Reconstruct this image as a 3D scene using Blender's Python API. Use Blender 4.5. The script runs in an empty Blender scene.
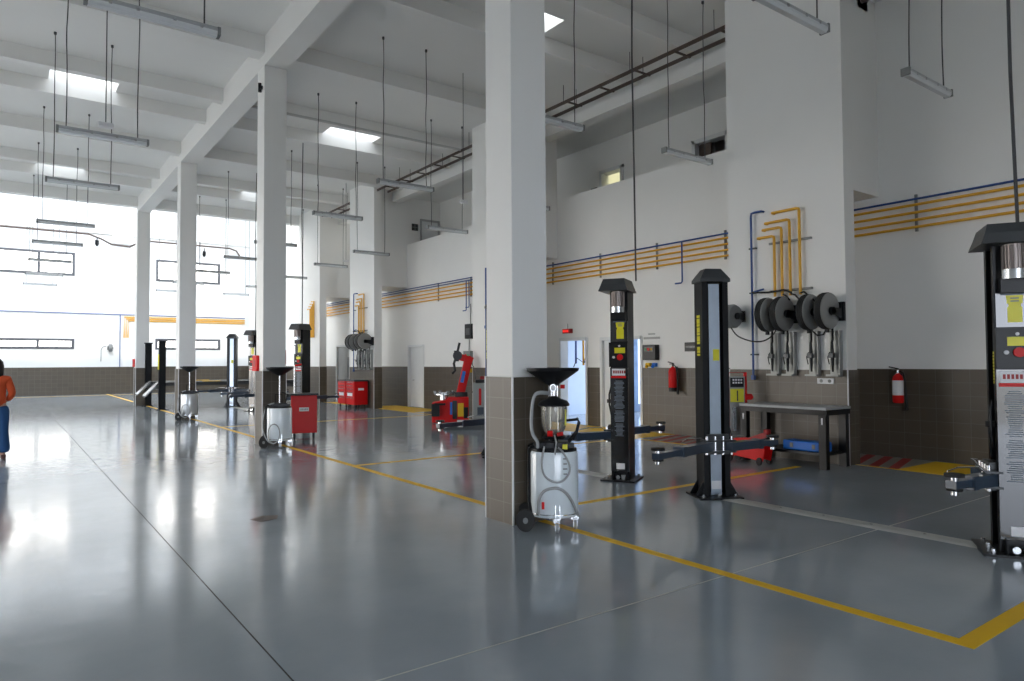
import bpy, bmesh, math, random
from mathutils import Vector, Matrix
random.seed(7)
PI = math.pi
R = math.radians
COL = bpy.context.scene.collection

# ---------------------------------------------------------------- materials
def new_mat(name):
    m = bpy.data.materials.new(name); m.use_nodes = True
    return m, m.node_tree.nodes, m.node_tree.links, m.node_tree.nodes['Principled BSDF']
def s2l(c):
    return tuple((v / 12.92 if v <= .04045 else ((v + .055) / 1.055) ** 2.4) for v in c)
def mat(name, rgb, rough=.5, metal=0, noise=.06, scale=6, coat=0, bump=0, spec=.5, emit=None, trans=0):
    m, n, l, b = new_mat(name)
    col = (*rgb, 1)
    b.inputs['Roughness'].default_value = rough
    b.inputs['Metallic'].default_value = metal
    b.inputs['Coat Weight'].default_value = coat
    b.inputs['Coat Roughness'].default_value = .06
    b.inputs['Specular IOR Level'].default_value = spec
    b.inputs['Transmission Weight'].default_value = trans
    tc = n.new('ShaderNodeTexCoord'); nz = n.new('ShaderNodeTexNoise'); nz.inputs['Scale'].default_value = scale
    nz.inputs['Detail'].default_value = 4
    mx = n.new('ShaderNodeMixRGB'); mx.blend_type = 'MULTIPLY'; mx.inputs['Fac'].default_value = 1
    mr = n.new('ShaderNodeMapRange'); mr.inputs['To Min'].default_value = 1 - noise; mr.inputs['To Max'].default_value = 1 + noise * .5
    l.new(tc.outputs['Object'], nz.inputs['Vector']); l.new(nz.outputs['Fac'], mr.inputs['Value'])
    mx.inputs['Color1'].default_value = col; l.new(mr.outputs['Result'], mx.inputs['Color2'])
    l.new(mx.outputs['Color'], b.inputs['Base Color'])
    if bump:
        bp = n.new('ShaderNodeBump'); bp.inputs['Strength'].default_value = bump; bp.inputs['Distance'].default_value = .01
        l.new(nz.outputs['Fac'], bp.inputs['Height']); l.new(bp.outputs['Normal'], b.inputs['Normal'])
    if emit:
        b.inputs['Emission Color'].default_value = (*emit[0], 1); b.inputs['Emission Strength'].default_value = emit[1]
    return m

M = {}
M['white_paint'] = mat('white paint', (.86, .86, .845), .55, noise=.03, scale=1.3)
M['ceiling_paint'] = mat('ceiling paint', (.80, .80, .785), .7, noise=.05, scale=.8)
M['black'] = mat('black powder coat', (.007, .008, .010), .42, coat=.08, spec=.25)
M['black_gloss'] = mat('black gloss panel', (.010, .012, .016), .14, coat=.8)
M['black_matt'] = mat('black rubber', (.02, .02, .02), .75)
M['dark'] = mat('dark grey steel', (.06, .065, .07), .4, metal=.3)
M['arm'] = mat('blue grey steel', (.035, .055, .085), .35, coat=.3)
M['red'] = mat('red paint', (.66, .003, .004), .5, coat=.05, spec=.3)
M['red_dark'] = mat('dark red paint', (.35, .01, .012), .45)
M['yellow'] = mat('yellow paint', (.84, .50, .006), .5)
M['yellow_label'] = mat('yellow label', (.80, .74, .02), .4)
M['pipe_yellow'] = mat('ochre pipe paint', (.78, .42, .03), .4)
M['pipe_blue'] = mat('blue pipe paint', (.025, .08, .28), .4)
M['blue'] = mat('blue plastic', (.01, .16, .65), .4)
M['steel'] = mat('bright steel', (.62, .64, .66), .25, metal=.9)
M['galv'] = mat('galvanised strip', (.50, .58, .68), .34, metal=.9, noise=.15)
M['chrome'] = mat('chrome', (.8, .8, .82), .12, metal=1)
M['fins'] = mat('motor aluminium', (.36, .31, .29), .4, metal=.6)
M['grey_plate'] = mat('grey metal plate', (.33, .34, .33), .45, metal=.3)
M['mid_grey'] = mat('mid grey paint', (.22, .23, .23), .5)
M['lamp_housing'] = mat('grey lamp housing', (.42, .44, .46), .4)
M['diffuser'] = mat('clear lamp diffuser', (.75, .78, .80), .15, coat=.5)
M['tank_white'] = mat('white tank enamel', (.80, .87, .92), .22, coat=.6)
M['tank_silver'] = mat('silver tank', (.55, .57, .58), .3, metal=.5)
M['rod'] = mat('dark cable', (.06, .06, .065), .6)
M['rod_light'] = mat('grey conduit', (.5, .5, .49), .5)
M['tray'] = mat('brown cable tray', (.10, .075, .065), .5, metal=.4)
M['frame_grey'] = mat('grey window frame', (.10, .105, .12), .5)
M['door_white'] = mat('white door leaf', (.74, .76, .77), .4)
M['door_grey'] = mat('grey door leaf', (.36, .37, .37), .5)
M['paper'] = mat('white label', (.8, .8, .82), .5)
M['grey_text'] = mat('grey print', (.17, .20, .24), .5)
M['hose'] = mat('grey hose', (.36, .37, .38), .45)
M['reel_grey'] = mat('reel disc grey', (.30, .30, .29), .45)
M['orange'] = mat('orange knit', (.62, .085, .02), .85, bump=.3, scale=60)
M['denim'] = mat('blue denim', (.012, .065, .19), .8, bump=.2, scale=80)
M['hair'] = mat('dark brown hair', (.015, .010, .008), .5)
M['skin'] = mat('skin', (.50, .28, .20), .5)
M['boot'] = mat('brown leather', (.09, .035, .03), .5)
M['soil'] = mat('outside paving', (.45, .44, .42), .9)
M['green'] = mat('green button', (.05, .35, .12), .4)
M['concrete_plate'] = mat('grey cover strip', (.48, .49, .47), .4, metal=.2, noise=.2)
M['room_floor'] = mat('pale blue floor', (.35, .45, .55), .3)
M['room_daylight_tint'] = mat('blue daylight wall tint', (.52, .64, .82), .5)  # wall colour tinted blue to stand for cool daylight in the side room
M['lamp_on'] = mat('lit tube', (.9, .9, .7), .4, emit=((1, .95, .6), 4))

def glass_mat():
    m, n, l, b = new_mat('window pane')
    n.remove(b); out = n['Material Output']
    t = n.new('ShaderNodeBsdfTransparent'); t.inputs[0].default_value = (.96, .97, .98, 1)
    g = n.new('ShaderNodeBsdfGlossy'); g.inputs['Roughness'].default_value = .03
    mx = n.new('ShaderNodeMixShader'); mx.inputs[0].default_value = .06
    l.new(t.outputs[0], mx.inputs[1]); l.new(g.outputs[0], mx.inputs[2]); l.new(mx.outputs[0], out.inputs['Surface'])
    return m
M['pane'] = glass_mat()
def bowl_mat():
    m, n, l, b = new_mat('clear bowl')
    n.remove(b); out = n['Material Output']
    t = n.new('ShaderNodeBsdfTransparent'); t.inputs[0].default_value = (.93, .91, .84, 1)
    g = n.new('ShaderNodeBsdfGlossy'); g.inputs['Roughness'].default_value = .08
    fr = n.new('ShaderNodeFresnel'); fr.inputs[0].default_value = 1.6
    mx = n.new('ShaderNodeMixShader')
    df = n.new('ShaderNodeBsdfDiffuse'); df.inputs[0].default_value = (.85, .82, .74, 1); m2 = n.new('ShaderNodeMixShader'); m2.inputs[0].default_value = .28
    l.new(t.outputs[0], m2.inputs[1]); l.new(df.outputs[0], m2.inputs[2])
    l.new(fr.outputs[0], mx.inputs[0]); l.new(m2.outputs[0], mx.inputs[1]); l.new(g.outputs[0], mx.inputs[2]); l.new(mx.outputs[0], out.inputs['Surface'])
    return m
M['bowl'] = bowl_mat()

def tile_mat():
    m, n, l, b = new_mat('brown grey wall tiles')
    geo = n.new('ShaderNodeTexCoord'); sp = n.new('ShaderNodeSeparateXYZ'); ad = n.new('ShaderNodeMath'); ad.operation = 'ADD'
    cb = n.new('ShaderNodeCombineXYZ'); br = n.new('ShaderNodeTexBrick')
    br.offset = 0; br.squash = 1
    br.inputs['Scale'].default_value = 1
    br.inputs['Brick Width'].default_value = .25; br.inputs['Row Height'].default_value = .2143
    br.inputs['Mortar Size'].default_value = .0035; br.inputs['Mortar Smooth'].default_value = .1; br.inputs['Bias'].default_value = -.2
    br.inputs['Color1'].default_value = (.094, .076, .056, 1); br.inputs['Color2'].default_value = (.080, .066, .050, 1)
    br.inputs['Mortar'].default_value = (.15, .135, .115, 1)
    l.new(geo.outputs['Object'], sp.inputs[0]); l.new(sp.outputs['X'], ad.inputs[0]); l.new(sp.outputs['Y'], ad.inputs[1])
    l.new(ad.outputs[0], cb.inputs['X']); l.new(sp.outputs['Z'], cb.inputs['Y']); l.new(cb.outputs[0], br.inputs['Vector'])
    l.new(br.outputs['Color'], b.inputs['Base Color'])
    b.inputs['Roughness'].default_value = .38
    bp = n.new('ShaderNodeBump'); bp.invert = True; bp.inputs['Strength'].default_value = .25; bp.inputs['Distance'].default_value = .003
    l.new(br.outputs['Fac'], bp.inputs['Height']); l.new(bp.outputs['Normal'], b.inputs['Normal'])
    return m
M['tile'] = tile_mat()

def floor_mat():
    m, n, l, b = new_mat('glossy grey epoxy')
    tc = n.new('ShaderNodeTexCoord')
    n1 = n.new('ShaderNodeTexNoise'); n1.inputs['Scale'].default_value = .7; n1.inputs['Detail'].default_value = 6
    n2 = n.new('ShaderNodeTexNoise'); n2.inputs['Scale'].default_value = 5; n2.inputs['Detail'].default_value = 8; n2.inputs['Roughness'].default_value = .65
    n3 = n.new('ShaderNodeTexNoise'); n3.inputs['Scale'].default_value = 26; n3.inputs['Detail'].default_value = 3
    for x in (n1, n2, n3): l.new(tc.outputs['Object'], x.inputs['Vector'])
    cr = n.new('ShaderNodeValToRGB'); cr.color_ramp.elements[0].color = (.265, .305, .345, 1); cr.color_ramp.elements[1].color = (.325, .365, .405, 1)
    cr.color_ramp.elements[0].position = .35; cr.color_ramp.elements[1].position = .65
    l.new(n1.outputs['Fac'], cr.inputs['Fac']); l.new(cr.outputs['Color'], b.inputs['Base Color'])
    mr = n.new('ShaderNodeMapRange'); mr.inputs['From Min'].default_value = .35; mr.inputs['From Max'].default_value = .75
    mr.inputs['To Min'].default_value = .05; mr.inputs['To Max'].default_value = .19
    l.new(n2.outputs['Fac'], mr.inputs['Value']); l.new(mr.outputs['Result'], b.inputs['Roughness'])
    b.inputs['IOR'].default_value = 1.55
    ad = n.new('ShaderNodeMath'); ad.operation = 'MULTIPLY_ADD'; ad.inputs[1].default_value = .12
    l.new(n3.outputs['Fac'], ad.inputs[0]); l.new(n2.outputs['Fac'], ad.inputs[2])
    bp = n.new('ShaderNodeBump'); bp.inputs['Strength'].default_value = .13; bp.inputs['Distance'].default_value = .012
    l.new(ad.outputs[0], bp.inputs['Height']); l.new(bp.outputs['Normal'], b.inputs['Normal'])
    return m
M['floor'] = floor_mat()

# ---------------------------------------------------------------- mesh builder
SPLIT = {'wheel', 'end_cap', 'gusset', 'caster_wheel', 'boot', 'roller', 'feed_hose', 'drawer', 'push_button', 'hinge_pin', 'clip', 'corner_strip', 'inner_tube', 'valve_knob', 'lifting_pad', 'bracket', 'latch', 'frame_tube', 'cross_beam'}
class B:
    def __init__(self): self.bm = bmesh.new()
    def box(self, x0, x1, y0, y1, z0, z1):
        vs = [self.bm.verts.new((x, y, z)) for z in (z0, z1) for x, y in ((x0, y0), (x1, y0), (x1, y1), (x0, y1))]
        for f in ((3, 2, 1, 0), (4, 5, 6, 7), (0, 1, 5, 4), (1, 2, 6, 5), (2, 3, 7, 6), (3, 0, 4, 7)):
            self.bm.faces.new([vs[i] for i in f])
        return self
    def cbox(self, c, s, rot=None):
        n0 = len(self.bm.verts)
        self.box(-s[0] / 2, s[0] / 2, -s[1] / 2, s[1] / 2, -s[2] / 2, s[2] / 2)
        self.bm.verts.ensure_lookup_table()
        Mx = Matrix.Translation(c) @ (rot.to_4x4() if rot else Matrix())
        for v in self.bm.verts[n0:]: v.co = Mx @ v.co
        return self
    def ring(self, c, ax, r, seg, start=0):
        ax = Vector(ax).normalized(); u = ax.orthogonal().normalized()
        if abs(ax.z) > .99: u = Vector((1, 0, 0))
        w = ax.cross(u)
        return [self.bm.verts.new(Vector(c) + (u * math.cos(a) + w * math.sin(a)) * r) for a in [start + 2 * PI * i / seg for i in range(seg)]]
    def skin(self, rings, cap0=True, cap1=True):
        for a, b in zip(rings, rings[1:]):
            k = len(a)
            for i in range(k): self.bm.faces.new((a[i], a[(i + 1) % k], b[(i + 1) % k], b[i]))
        if cap0: self.bm.faces.new(list(reversed(rings[0])))
        if cap1: self.bm.faces.new(rings[-1])
        return self
    def cyl(self, p0, p1, r, r2=None, seg=16):
        p0, p1 = Vector(p0), Vector(p1); ax = p1 - p0
        return self.skin([self.ring(p0, ax, r, seg), self.ring(p1, ax, r if r2 is None else r2, seg)])
    def lathe(self, prof, c=(0, 0, 0), seg=28, sx=1, sy=1, cap=True):
        rings = []
        for r, z in prof:
            rings.append([self.bm.verts.new((c[0] + sx * r * math.cos(2 * PI * i / seg), c[1] + sy * r * math.sin(2 * PI * i / seg), c[2] + z)) for i in range(seg)])
        return self.skin(rings, cap, cap)
    def tube(self, pts, r, seg=8, rad=None, sm=False):
        pts = [Vector(p) for p in pts]
        sl = [(b_ - a_).length for a_, b_ in zip(pts, pts[1:])]
        if len(pts) > 5 and r < .03 and not rad and max(sl) < 6 * min(sl):
            out = []
            for i in range(len(pts) - 1):
                p0, p1, p2, p3 = pts[max(i - 1, 0)], pts[i], pts[i + 1], pts[min(i + 2, len(pts) - 1)]
                if (p2 - p1).length > .5: out.append(p1); continue
                for k in range(4):
                    t = k / 4
                    out.append(.5 * ((2 * p1) + (p2 - p0) * t + (2 * p0 - 5 * p1 + 4 * p2 - p3) * t * t + (3 * p1 - p0 - 3 * p2 + p3) * t ** 3))
            pts = out + [pts[-1]]
        rings = []; prev = None
        for i, p in enumerate(pts):
            t = ((pts[min(i + 1, len(pts) - 1)] - pts[max(i - 1, 0)])).normalized()
            u = prev - t * prev.dot(t) if prev is not None else t.orthogonal()
            if u.length < 1e-4: u = t.orthogonal()
            u.normalize(); prev = u; w = t.cross(u); rr = rad[i] if rad else r
            rings.append([self.bm.verts.new(p + (u * math.cos(a) + w * math.sin(a)) * rr) for a in [2 * PI * k / seg for k in range(seg)]])
        return self.skin(rings)
    def prism(self, poly, z0, z1):
        a = [self.bm.verts.new((x, y, z0)) for x, y in poly]; b = [self.bm.verts.new((x, y, z1)) for x, y in poly]
        return self.skin([a, b])
    def plate(self, poly3, d):           # polygon in 3D extruded by vector d
        d = Vector(d); a = [self.bm.verts.new(p) for p in poly3]; b = [self.bm.verts.new(Vector(p) + d) for p in poly3]
        return self.skin([a, b])
    def make(self, name, m, parent=None, bevel=0, smooth=False, loc=None, rz=0, label=None, kind=None, cat=None, group=None):
        bmesh.ops.recalc_face_normals(self.bm, faces=self.bm.faces)
        if name in SPLIT and parent:
            seen, isl = set(), []
            for v in self.bm.verts:
                if v in seen: continue
                st, comp = [v], []; seen.add(v)
                while st:
                    q = st.pop(); comp.append(q)
                    for e_ in q.link_edges:
                        w = e_.other_vert(q)
                        if w not in seen: seen.add(w); st.append(w)
                isl.append(comp)
            if len(isl) > 1:
                out = None
                for comp in isl:
                    nb = B(); mp_ = {v: nb.bm.verts.new(v.co) for v in comp}; cs_ = set(comp)
                    for f_ in {f_ for v in comp for f_ in v.link_faces}: nb.bm.faces.new([mp_[v] for v in f_.verts])
                    o_ = nb.make(name, m, parent, bevel, smooth, loc, rz, label, kind, cat, group); out = out or o_
                self.bm.free(); return out
        me = bpy.data.meshes.new(name); self.bm.to_mesh(me); self.bm.free()
        me.materials.append(M[m] if isinstance(m, str) else m)
        if smooth:
            for p in me.polygons: p.use_smooth = True
        o = bpy.data.objects.new(name, me); COL.objects.link(o)
        if parent: o.parent = parent
        if loc is not None: o.location = loc
        if rz: o.rotation_euler.z = rz
        if bevel:
            md = o.modifiers.new('b', 'BEVEL'); md.width = bevel; md.segments = 2; md.limit_method = 'ANGLE'
        if smooth:
            try:
                md = o.modifiers.new('e', 'EDGE_SPLIT'); md.split_angle = R(40)
            except Exception: pass
        tag(o, label, cat, group, kind)
        return o
def tag(o, label=None, cat=None, group=None, kind=None):
    if label: o['label'] = label
    if cat: o['category'] = cat
    if group: o['group'] = group
    if kind: o['kind'] = kind
def thing(name, label, cat, loc=(0, 0, 0), rz=0, group=None):
    o = bpy.data.objects.new(name, None); COL.objects.link(o); o.empty_display_size = .2
    o.location = loc; o.rotation_euler = (0, 0, rz); tag(o, label, cat, group)
    return o
def dup(root, loc, rz=None, label=None, group=None):
    r = root.copy(); COL.objects.link(r); r.location = loc
    if rz is not None: r.rotation_euler = (0, 0, rz)
    if label: r['label'] = label
    if group: r['group'] = group
    for ch in list(root.children):
        c = ch.copy(); COL.objects.link(c); c.parent = r
        for g in list(ch.children):
            d = g.copy(); COL.objects.link(d); d.parent = c
    return r
def struct(b, name, m, label, cat='building', bevel=0, **k):
    return b.make(name, m, kind='structure', label=label, cat=cat, bevel=bevel, **k)
def arc(c, r, a0, a1, n, f):
    return [f(c[0] + r * math.cos(a0 + (a1 - a0) * i / n), c[1] + r * math.sin(a0 + (a1 - a0) * i / n)) for i in range(n + 1)]

# ---------------------------------------------------------------- the hall
T = 1.5                      # tile height
XW, YF, XL, YB = 12.27, 44.5, -6.0, -7.0
ZC, ZH = 8.35, 11.8          # ceiling, far ceiling
PIER = [5.63, 14.25, 22.95, 28.3]
PL = 2.18
COLY = [5.68, 14.16, 22.5, 30.9]

struct(B().box(XL, 17, YB, YF, -.2, 0), 'floor', 'floor', 'glossy grey epoxy workshop floor', 'floor')
struct(B().box(-60, 60, -60, 100, -.45, -.25), 'ground', 'soil', 'paved ground outside the hall', 'ground')

# right wall, with door openings and the gallery openings above
DO = [(11.44, 12.85, 2.26), (13.37, 14.46, 2.29), (22.1, 23.3, 2.30), (28.8, 30.3, 2.45)]
def wall_bands(b, z0, z1, holes, x0, x1, y0, y1):
    cuts = [y0]
    for a, c, h in holes:
        b.box(x0, x1, cuts[-1], a, z0, z1)
        if h < z1: b.box(x0, x1, a, c, max(h, z0), z1)
        cuts.append(c)
    b.box(x0, x1, cuts[-1], y1, z0, z1)
b = B(); wall_bands(b, T, 6.14, DO, XW, XW + .22, YB, YF)
b.box(XW, XW + .22, YB, 6.0, 6.14, ZC + .3)
b.box(XW, XW + .22, 28.4, YF, 6.14, ZH + .3)
for p in PIER[:3]: pass
struct(b, 'wall_right', 'white_paint', 'white painted right wall with gallery openings above', 'wall')
b = B(); wall_bands(b, 0, T, DO, XW - .012, XW + .22, YB, YF)
struct(b, 'trim_1', 'tile', 'brown grey tiled lower band of the right wall', 'tiling')
# far wall with four windows
WN = [(-.9, 3.0, 6.5, 7.77), (-.9, 3.02, 2.49, 3.05), (7.0, 10.53, 6.48, 7.74), (7.0, 10.56, 2.48, 3.12)]
b = B()
def xz_wall(b, x0, x1, z0, z1, holes, y0, y1):
    xs = sorted({x0, x1, *[h[0] for h in holes], *[h[1] for h in holes]})
    for a, c in zip(xs, xs[1:]):
        z = z0
        for h in sorted([h for h in holes if h[0] <= a + 1e-6 and h[1] >= c - 1e-6], key=lambda h: h[2]):
            if h[2] > z: b.box(a, c, y0, y1, z, h[2])
            z = h[3]
        if z < z1: b.box(a, c, y0, y1, z, z1)
xz_wall(b, XL - .25, XW + .22, T, ZH + .3, WN, YF, YF + .25)
b.box(4.75, 5.75, YF - .2, YF, 8.45, ZH)
b.box(XL, XW, YF - .12, YF, 8.95, ZH)
struct(b, 'wall_far', 'white_paint', 'white far wall with four wide horizontal windows', 'wall')
struct(B().box(XL, XW, YF - .012, YF + .25, 0, T), 'trim_2', 'tile', 'brown grey tiled lower band of the far wall', 'tiling')
for i, (x0, x1, z0, z1) in enumerate(WN):
    w = thing('window_%d' % (i + 1), ['upper left window of the far wall, grey frame, two panes', 'low narrow left window of the far wall beside the person',
        'upper right window of the far wall between the columns', 'low narrow right window of the far wall behind the lifts'][i], 'window', (0, 0, 0))
    w['kind'] = 'structure'
    f = B(); t = .13
    f.box(x0, x1, YF - .03, YF + .08, z0, z0 + t); f.box(x0, x1, YF - .03, YF + .08, z1 - t, z1)
    xm = 1.37 if x0 < 0 else (x0 + x1) / 2
    for xx in ([x0, x1 - t] + ([-.42, xm - t / 2] if x0 < 0 else [xm - t / 2])): f.box(xx, xx + t, YF - .03, YF + .08, z0 + t, z1 - t)
    f.make('window_frame', 'frame_grey', w)
    B().box(x0 + .04, x1 - .04, YF + .02, YF + .03, z0 + .04, z1 - .04).make('pane', 'pane', w)
# left wall: unseen openings added to let daylight into the middle bays
LH = [(11.5, 16.0, 0, 4.8), (17.5, 22.0, 0, 4.8), (24.5, 29.5, 0, 5.0)]
b = B()
ys = sorted({YB, YF, *[h[0] for h in LH], *[h[1] for h in LH]})
for a, c in zip(ys, ys[1:]):
    z = 0
    for h in [h for h in LH if h[0] <= a and h[1] >= c]:
        if h[2] > z: b.box(XL - .25, XL, a, c, z, h[2])
        z = h[3]
    b.box(XL - .25, XL, a, c, z, ZH + .3)
struct(b, 'wall_left', 'white_paint', 'white left wall with tall unseen openings added for daylight', 'wall')
# wall behind the camera with two wide vehicle doors
BH = [(-4.8, 1.6, 0, 4.6)]
b = B(); xz_wall(b, XL - .25, XW + .22, 0, ZC + .3, BH, YB - .25, YB)
struct(b, 'wall_near', 'white_paint', 'white wall with two wide vehicle door openings', 'wall')

# ceiling: slab with skylight openings, higher slab over the far bays
SK = [(.72, 2.1, 18.4, 19.25), (.72, 2.1, 27.0, 27.75), (7.35, 8.9, 18.4, 19.25), (7.35, 8.9, 27.0, 27.75), (7.65, 8.75, 10.1, 10.85), (.72, 2.1, 10.1, 10.85)]
b = B()
rows = {}
for s in SK: rows.setdefault((s[2], s[3]), []).append(s)
y = YB - .25
for (a, c), hs in sorted(rows.items()):
    b.box(XL - .25, XW + .22, y, a, ZC, ZC + .2)
    x = XL - .25
    for h in sorted(hs):
        b.box(x, h[0], a, c, ZC, ZC + .2); x = h[1]
    b.box(x, XW + .22, a, c, ZC, ZC + .2); y = c
b.box(XL - .25, XW + .22, y, 31.35, ZC, ZC + .2)
b.box(XL - .25, XW + .22, 31.15, 31.35, ZC + .2, ZH + .3)
struct(b, 'ceiling', 'ceiling_paint', 'white concrete ceiling slab with skylight openings', 'ceiling')
b = B(); y = 31.35
HS = [(32.6, 36.2), (36.3, 39.9), (40.0, 43.6)]  # unseen roof openings, added to brighten the far bay
for a, c in HS:
    b.box(XL - .25, XW + .22, y, a, ZH, ZH + .2); b.box(XL - .25, -3.5, a, c, ZH, ZH + .2); b.box(10.5, XW + .22, a, c, ZH, ZH + .2); y = c
b.box(XL - .25, XW + .22, y, YF + .25, ZH, ZH + .2)
struct(b, 'ceiling', 'ceiling_paint', 'high white ceiling over the far bays with added wide roof lights', 'ceiling')
for i, (a, c) in enumerate(HS):
    struct(B().box(-3.55, 10.55, a - .05, c + .05, ZH + .2, ZH + .215), 'window_%d' % (11 + i), 'pane', ['nearest', 'middle', 'farthest'][i] + ' wide roof light added to brighten the far bays', 'skylight')
for i, (x0, x1, y0, y1) in enumerate(SK):
    w = thing('window_%d' % (5 + i), ['left skylight between the beams ahead of the second column', 'left skylight farther down the hall near the far bays', 'right skylight ahead of the second column',
        'right skylight farthest down the hall', 'right skylight beside the nearest column top', 'left skylight nearest the entrance'][i], 'skylight')
    w['kind'] = 'structure'
    s = B(); t = .08
    s.box(x0 - t, x0, y0 - t, y1 + t, ZC + .2, ZC + .75); s.box(x1, x1 + t, y0 - t, y1 + t, ZC + .2, ZC + .75)
    s.box(x0, x1, y0 - t, y0, ZC + .2, ZC + .75); s.box(x0, x1, y1, y1 + t, ZC + .2, ZC + .75)
    s.make('skylight_curb', 'white_paint', w)
    B().box(x0 - t, x1 + t, y0 - t, y1 + t, ZC + .76, ZC + .775).make('pane', 'pane', w)

# columns
CL = ['nearest white square column with brown tiled foot beside the oil drainer', 'second white column from the front, red alarm boxes on it',
      'third white column from the front, waste oil drainer at its foot', 'farthest white column in the row before the far wall']
for k, y in enumerate(COLY):
    c = thing('column', CL[k], 'column'); c['kind'] = 'structure'
    B().box(4.18, 4.64, y, y + .47, T, 7.755).make('column_shaft', 'white_paint', c, bevel=.008)
    B().box(4.168, 4.652, y - .012, y + .482, 0, T).make('tiled_base', 'tile', c)
    s = B()
    for xx, yy in ((4.164, y - .016), (4.164, y + .47), (4.64, y - .016)): s.box(xx, xx + .016, yy, yy + .016, 0, T + .004)
    s.make('corner_strip', 'paper', c)
# beams
b = B().box(4.185, 4.635, YB, 31.15, 7.75, ZC)
struct(b, 'beam', 'ceiling_paint', 'long deep white beam carried by the row of columns', 'beam')
BL = ['white cross beam over the first bay behind the camera', 'white cross beam at the nearest column', 'white cross beam landing on the second column', 'white cross beam landing on the third column', 'white cross beam at the farthest column, edge of the high bay']
for k, y in enumerate([-2.7, 5.7, 14.16, 22.5, 30.9]):
    b = B()
    for x0, x1 in ((XL, 4.19), (4.63, XW)): b.box(x0, x1, y + .01, y + .4, 8.0 if y < 30 else 7.95, ZC)
    struct(b, 'beam', 'ceiling_paint', BL[k], 'beam')
for k, y in enumerate([.8, 2.45, 9.05, 10.85, 17.5, 19.25, 26.05, 27.75]):
    b = B()
    for x0, x1 in ((XL, 4.19), (4.63, XW)): b.box(x0, x1, y, y + .2, 8.02, ZC)
    struct(b, 'beam', 'ceiling_paint', 'thin white cross beam on the %s side of the %s skylights' % (('near', 'far')[k % 2], ('entrance', 'first', 'second', 'third')[k // 2]), 'beam')
b = B()
for ya, yb in ((5.83, 5.84), (7.81, 14.55), (16.43, 23.4), (25.13, 28.7)): b.box(11.65, 12.0, ya, yb, 7.70, ZC)
struct(b, 'beam', 'ceiling_paint', 'white edge beam above the gallery openings', 'beam')
# piers with fins joining them to the wall above 4.5 m
PN = ['wide white pier behind the workbench, four hose reels and yellow pipes on it', 'white pier hidden mostly behind the nearest column, blue pipe on its edge', 'white pier with the red tool cabinets at its foot', 'farthest white pier with short yellow pipes']
for k, y in enumerate(PIER):
    c = thing('pillar', PN[k], 'pier'); c['kind'] = 'structure'
    l = PL if k < 3 else 2.6
    b = B().box(10.7, 11.0, y, y + l, T, ZC)
    b.box(11.0, XW, y + (.2, .3, .45, .4)[k], y + l, 4.5, ZC)
    b.make('pier_wall', 'white_paint', c)
    B().box(10.688, 11.012, y - .012, y + l + .012, 0, T).make('tiled_base', 'tile', c)
    s = B()
    for xx, yy in ((10.684, y - .016), (10.684, y + l)): s.box(xx, xx + .016, yy, yy + .016, 0, T + .004)
    s.make('corner_strip', 'paper', c)
# gallery behind the openings
b = B(); b.box(14.5, 14.7, 5.7, 28.4, 4.9, ZC)
hol = [(9.95, 11.03, 7.12), (13.42, 14.35, 7.12)]
XG = 13.75
b = B(); wall_bands(b, 5.0, 7.95, hol, XG, XG + .2, 5.7, 28.4)
b.box(XW, XG, 23.45, 23.65, 6.14, ZC); b.box(XW + .22, XG, 5.5, 5.7, 5.0, 7.95); b.box(XG + .2, 15.9, 12.0, 12.2, 5.0, 7.95)
b.box(XG + .2, 15.9, 9.4, 9.6, 5.0, 7.95); b.box(XG + .2, 15.9, 14.8, 15.0, 5.0, 7.95); b.box(15.9, 16.1, 9.4, 15.0, 5.0, 7.95)
struct(b, 'wall_gallery', 'white_paint', 'pale wall at the back of the upper gallery', 'wall')
struct(B().box(12.0, 16.1, 5.5, 28.4, 7.95, 8.05), 'ceiling', 'ceiling_paint', 'low white ceiling of the upper gallery', 'ceiling')
struct(B().box(XW + .22, 16.1, 5.5, 28.4, 4.85, 5.0), 'floor', 'mid_grey', 'gallery floor slab behind the parapet', 'floor')
for i, (a, c_, h) in enumerate(hol):
    d = thing('door_%d' % (5 + i), ['grey framed opening in the gallery wall near the pier, dark inside', 'lit gallery doorway with pale frame and yellow light inside'][i], 'door'); d['kind'] = 'structure'
    f = B()
    f.box(XG - .06, XG + .22, a, a + .1, 5.0, h); f.box(XG - .06, XG + .22, c_ - .1, c_, 5.0, h); f.box(XG - .06, XG + .22, a, c_, h - .1, h)
    f.make('door_frame', 'door_white', d)
    if i == 0: B().box(XG + .1, XG + .14, c_ - .45, c_ - .1, 5.0, h - .1).make('door_leaf', 'tray', d)
    else: B().box(XG + .3, XG + .34, a + .1, c_ - .1, 5.0, 6.68).make('door_leaf', 'dark', d)
l_ = thing('ceiling_light', 'lit ceiling lamp seen through the gallery doorway', 'lamp', (14.6, 13.6, 7.95))
B().box(-.5, .4, -.5, .5, -.06, 0).make('lamp_housing', 'lamp_on', l_)
w = thing('wall_sign', 'small grey notice on the gallery wall left of the lit doorway', 'sign', (XG, 14.62, 6.55))
B().box(-.02, 0, -.13, .13, -.15, .15).make('plate', 'mid_grey', w)
w = thing('wall_sign', 'small dark notice on the gallery wall near the hanging lamp end', 'sign', (XG, 11.4, 6.45))
B().box(-.02, 0, -.2, .2, -.12, .12).make('plate', 'black', w)
sg = thing('wall_sign', 'small black square sign with pale grid on the gallery end wall', 'sign', (12.62, 23.44, 6.85))
B().box(-.13, .13, -.02, 0, -.13, .13).make('plate', 'black', sg)
g = B(); g.box(-.12, .12, -.026, -.02, -.008, .008); g.box(-.008, .008, -.026, -.02, -.12, .12); g.make('grid_mark', 'mid_grey', sg)
d = thing('door_7', 'plain pale doorway frame on the gallery end wall', 'door'); d['kind'] = 'structure'
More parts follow.
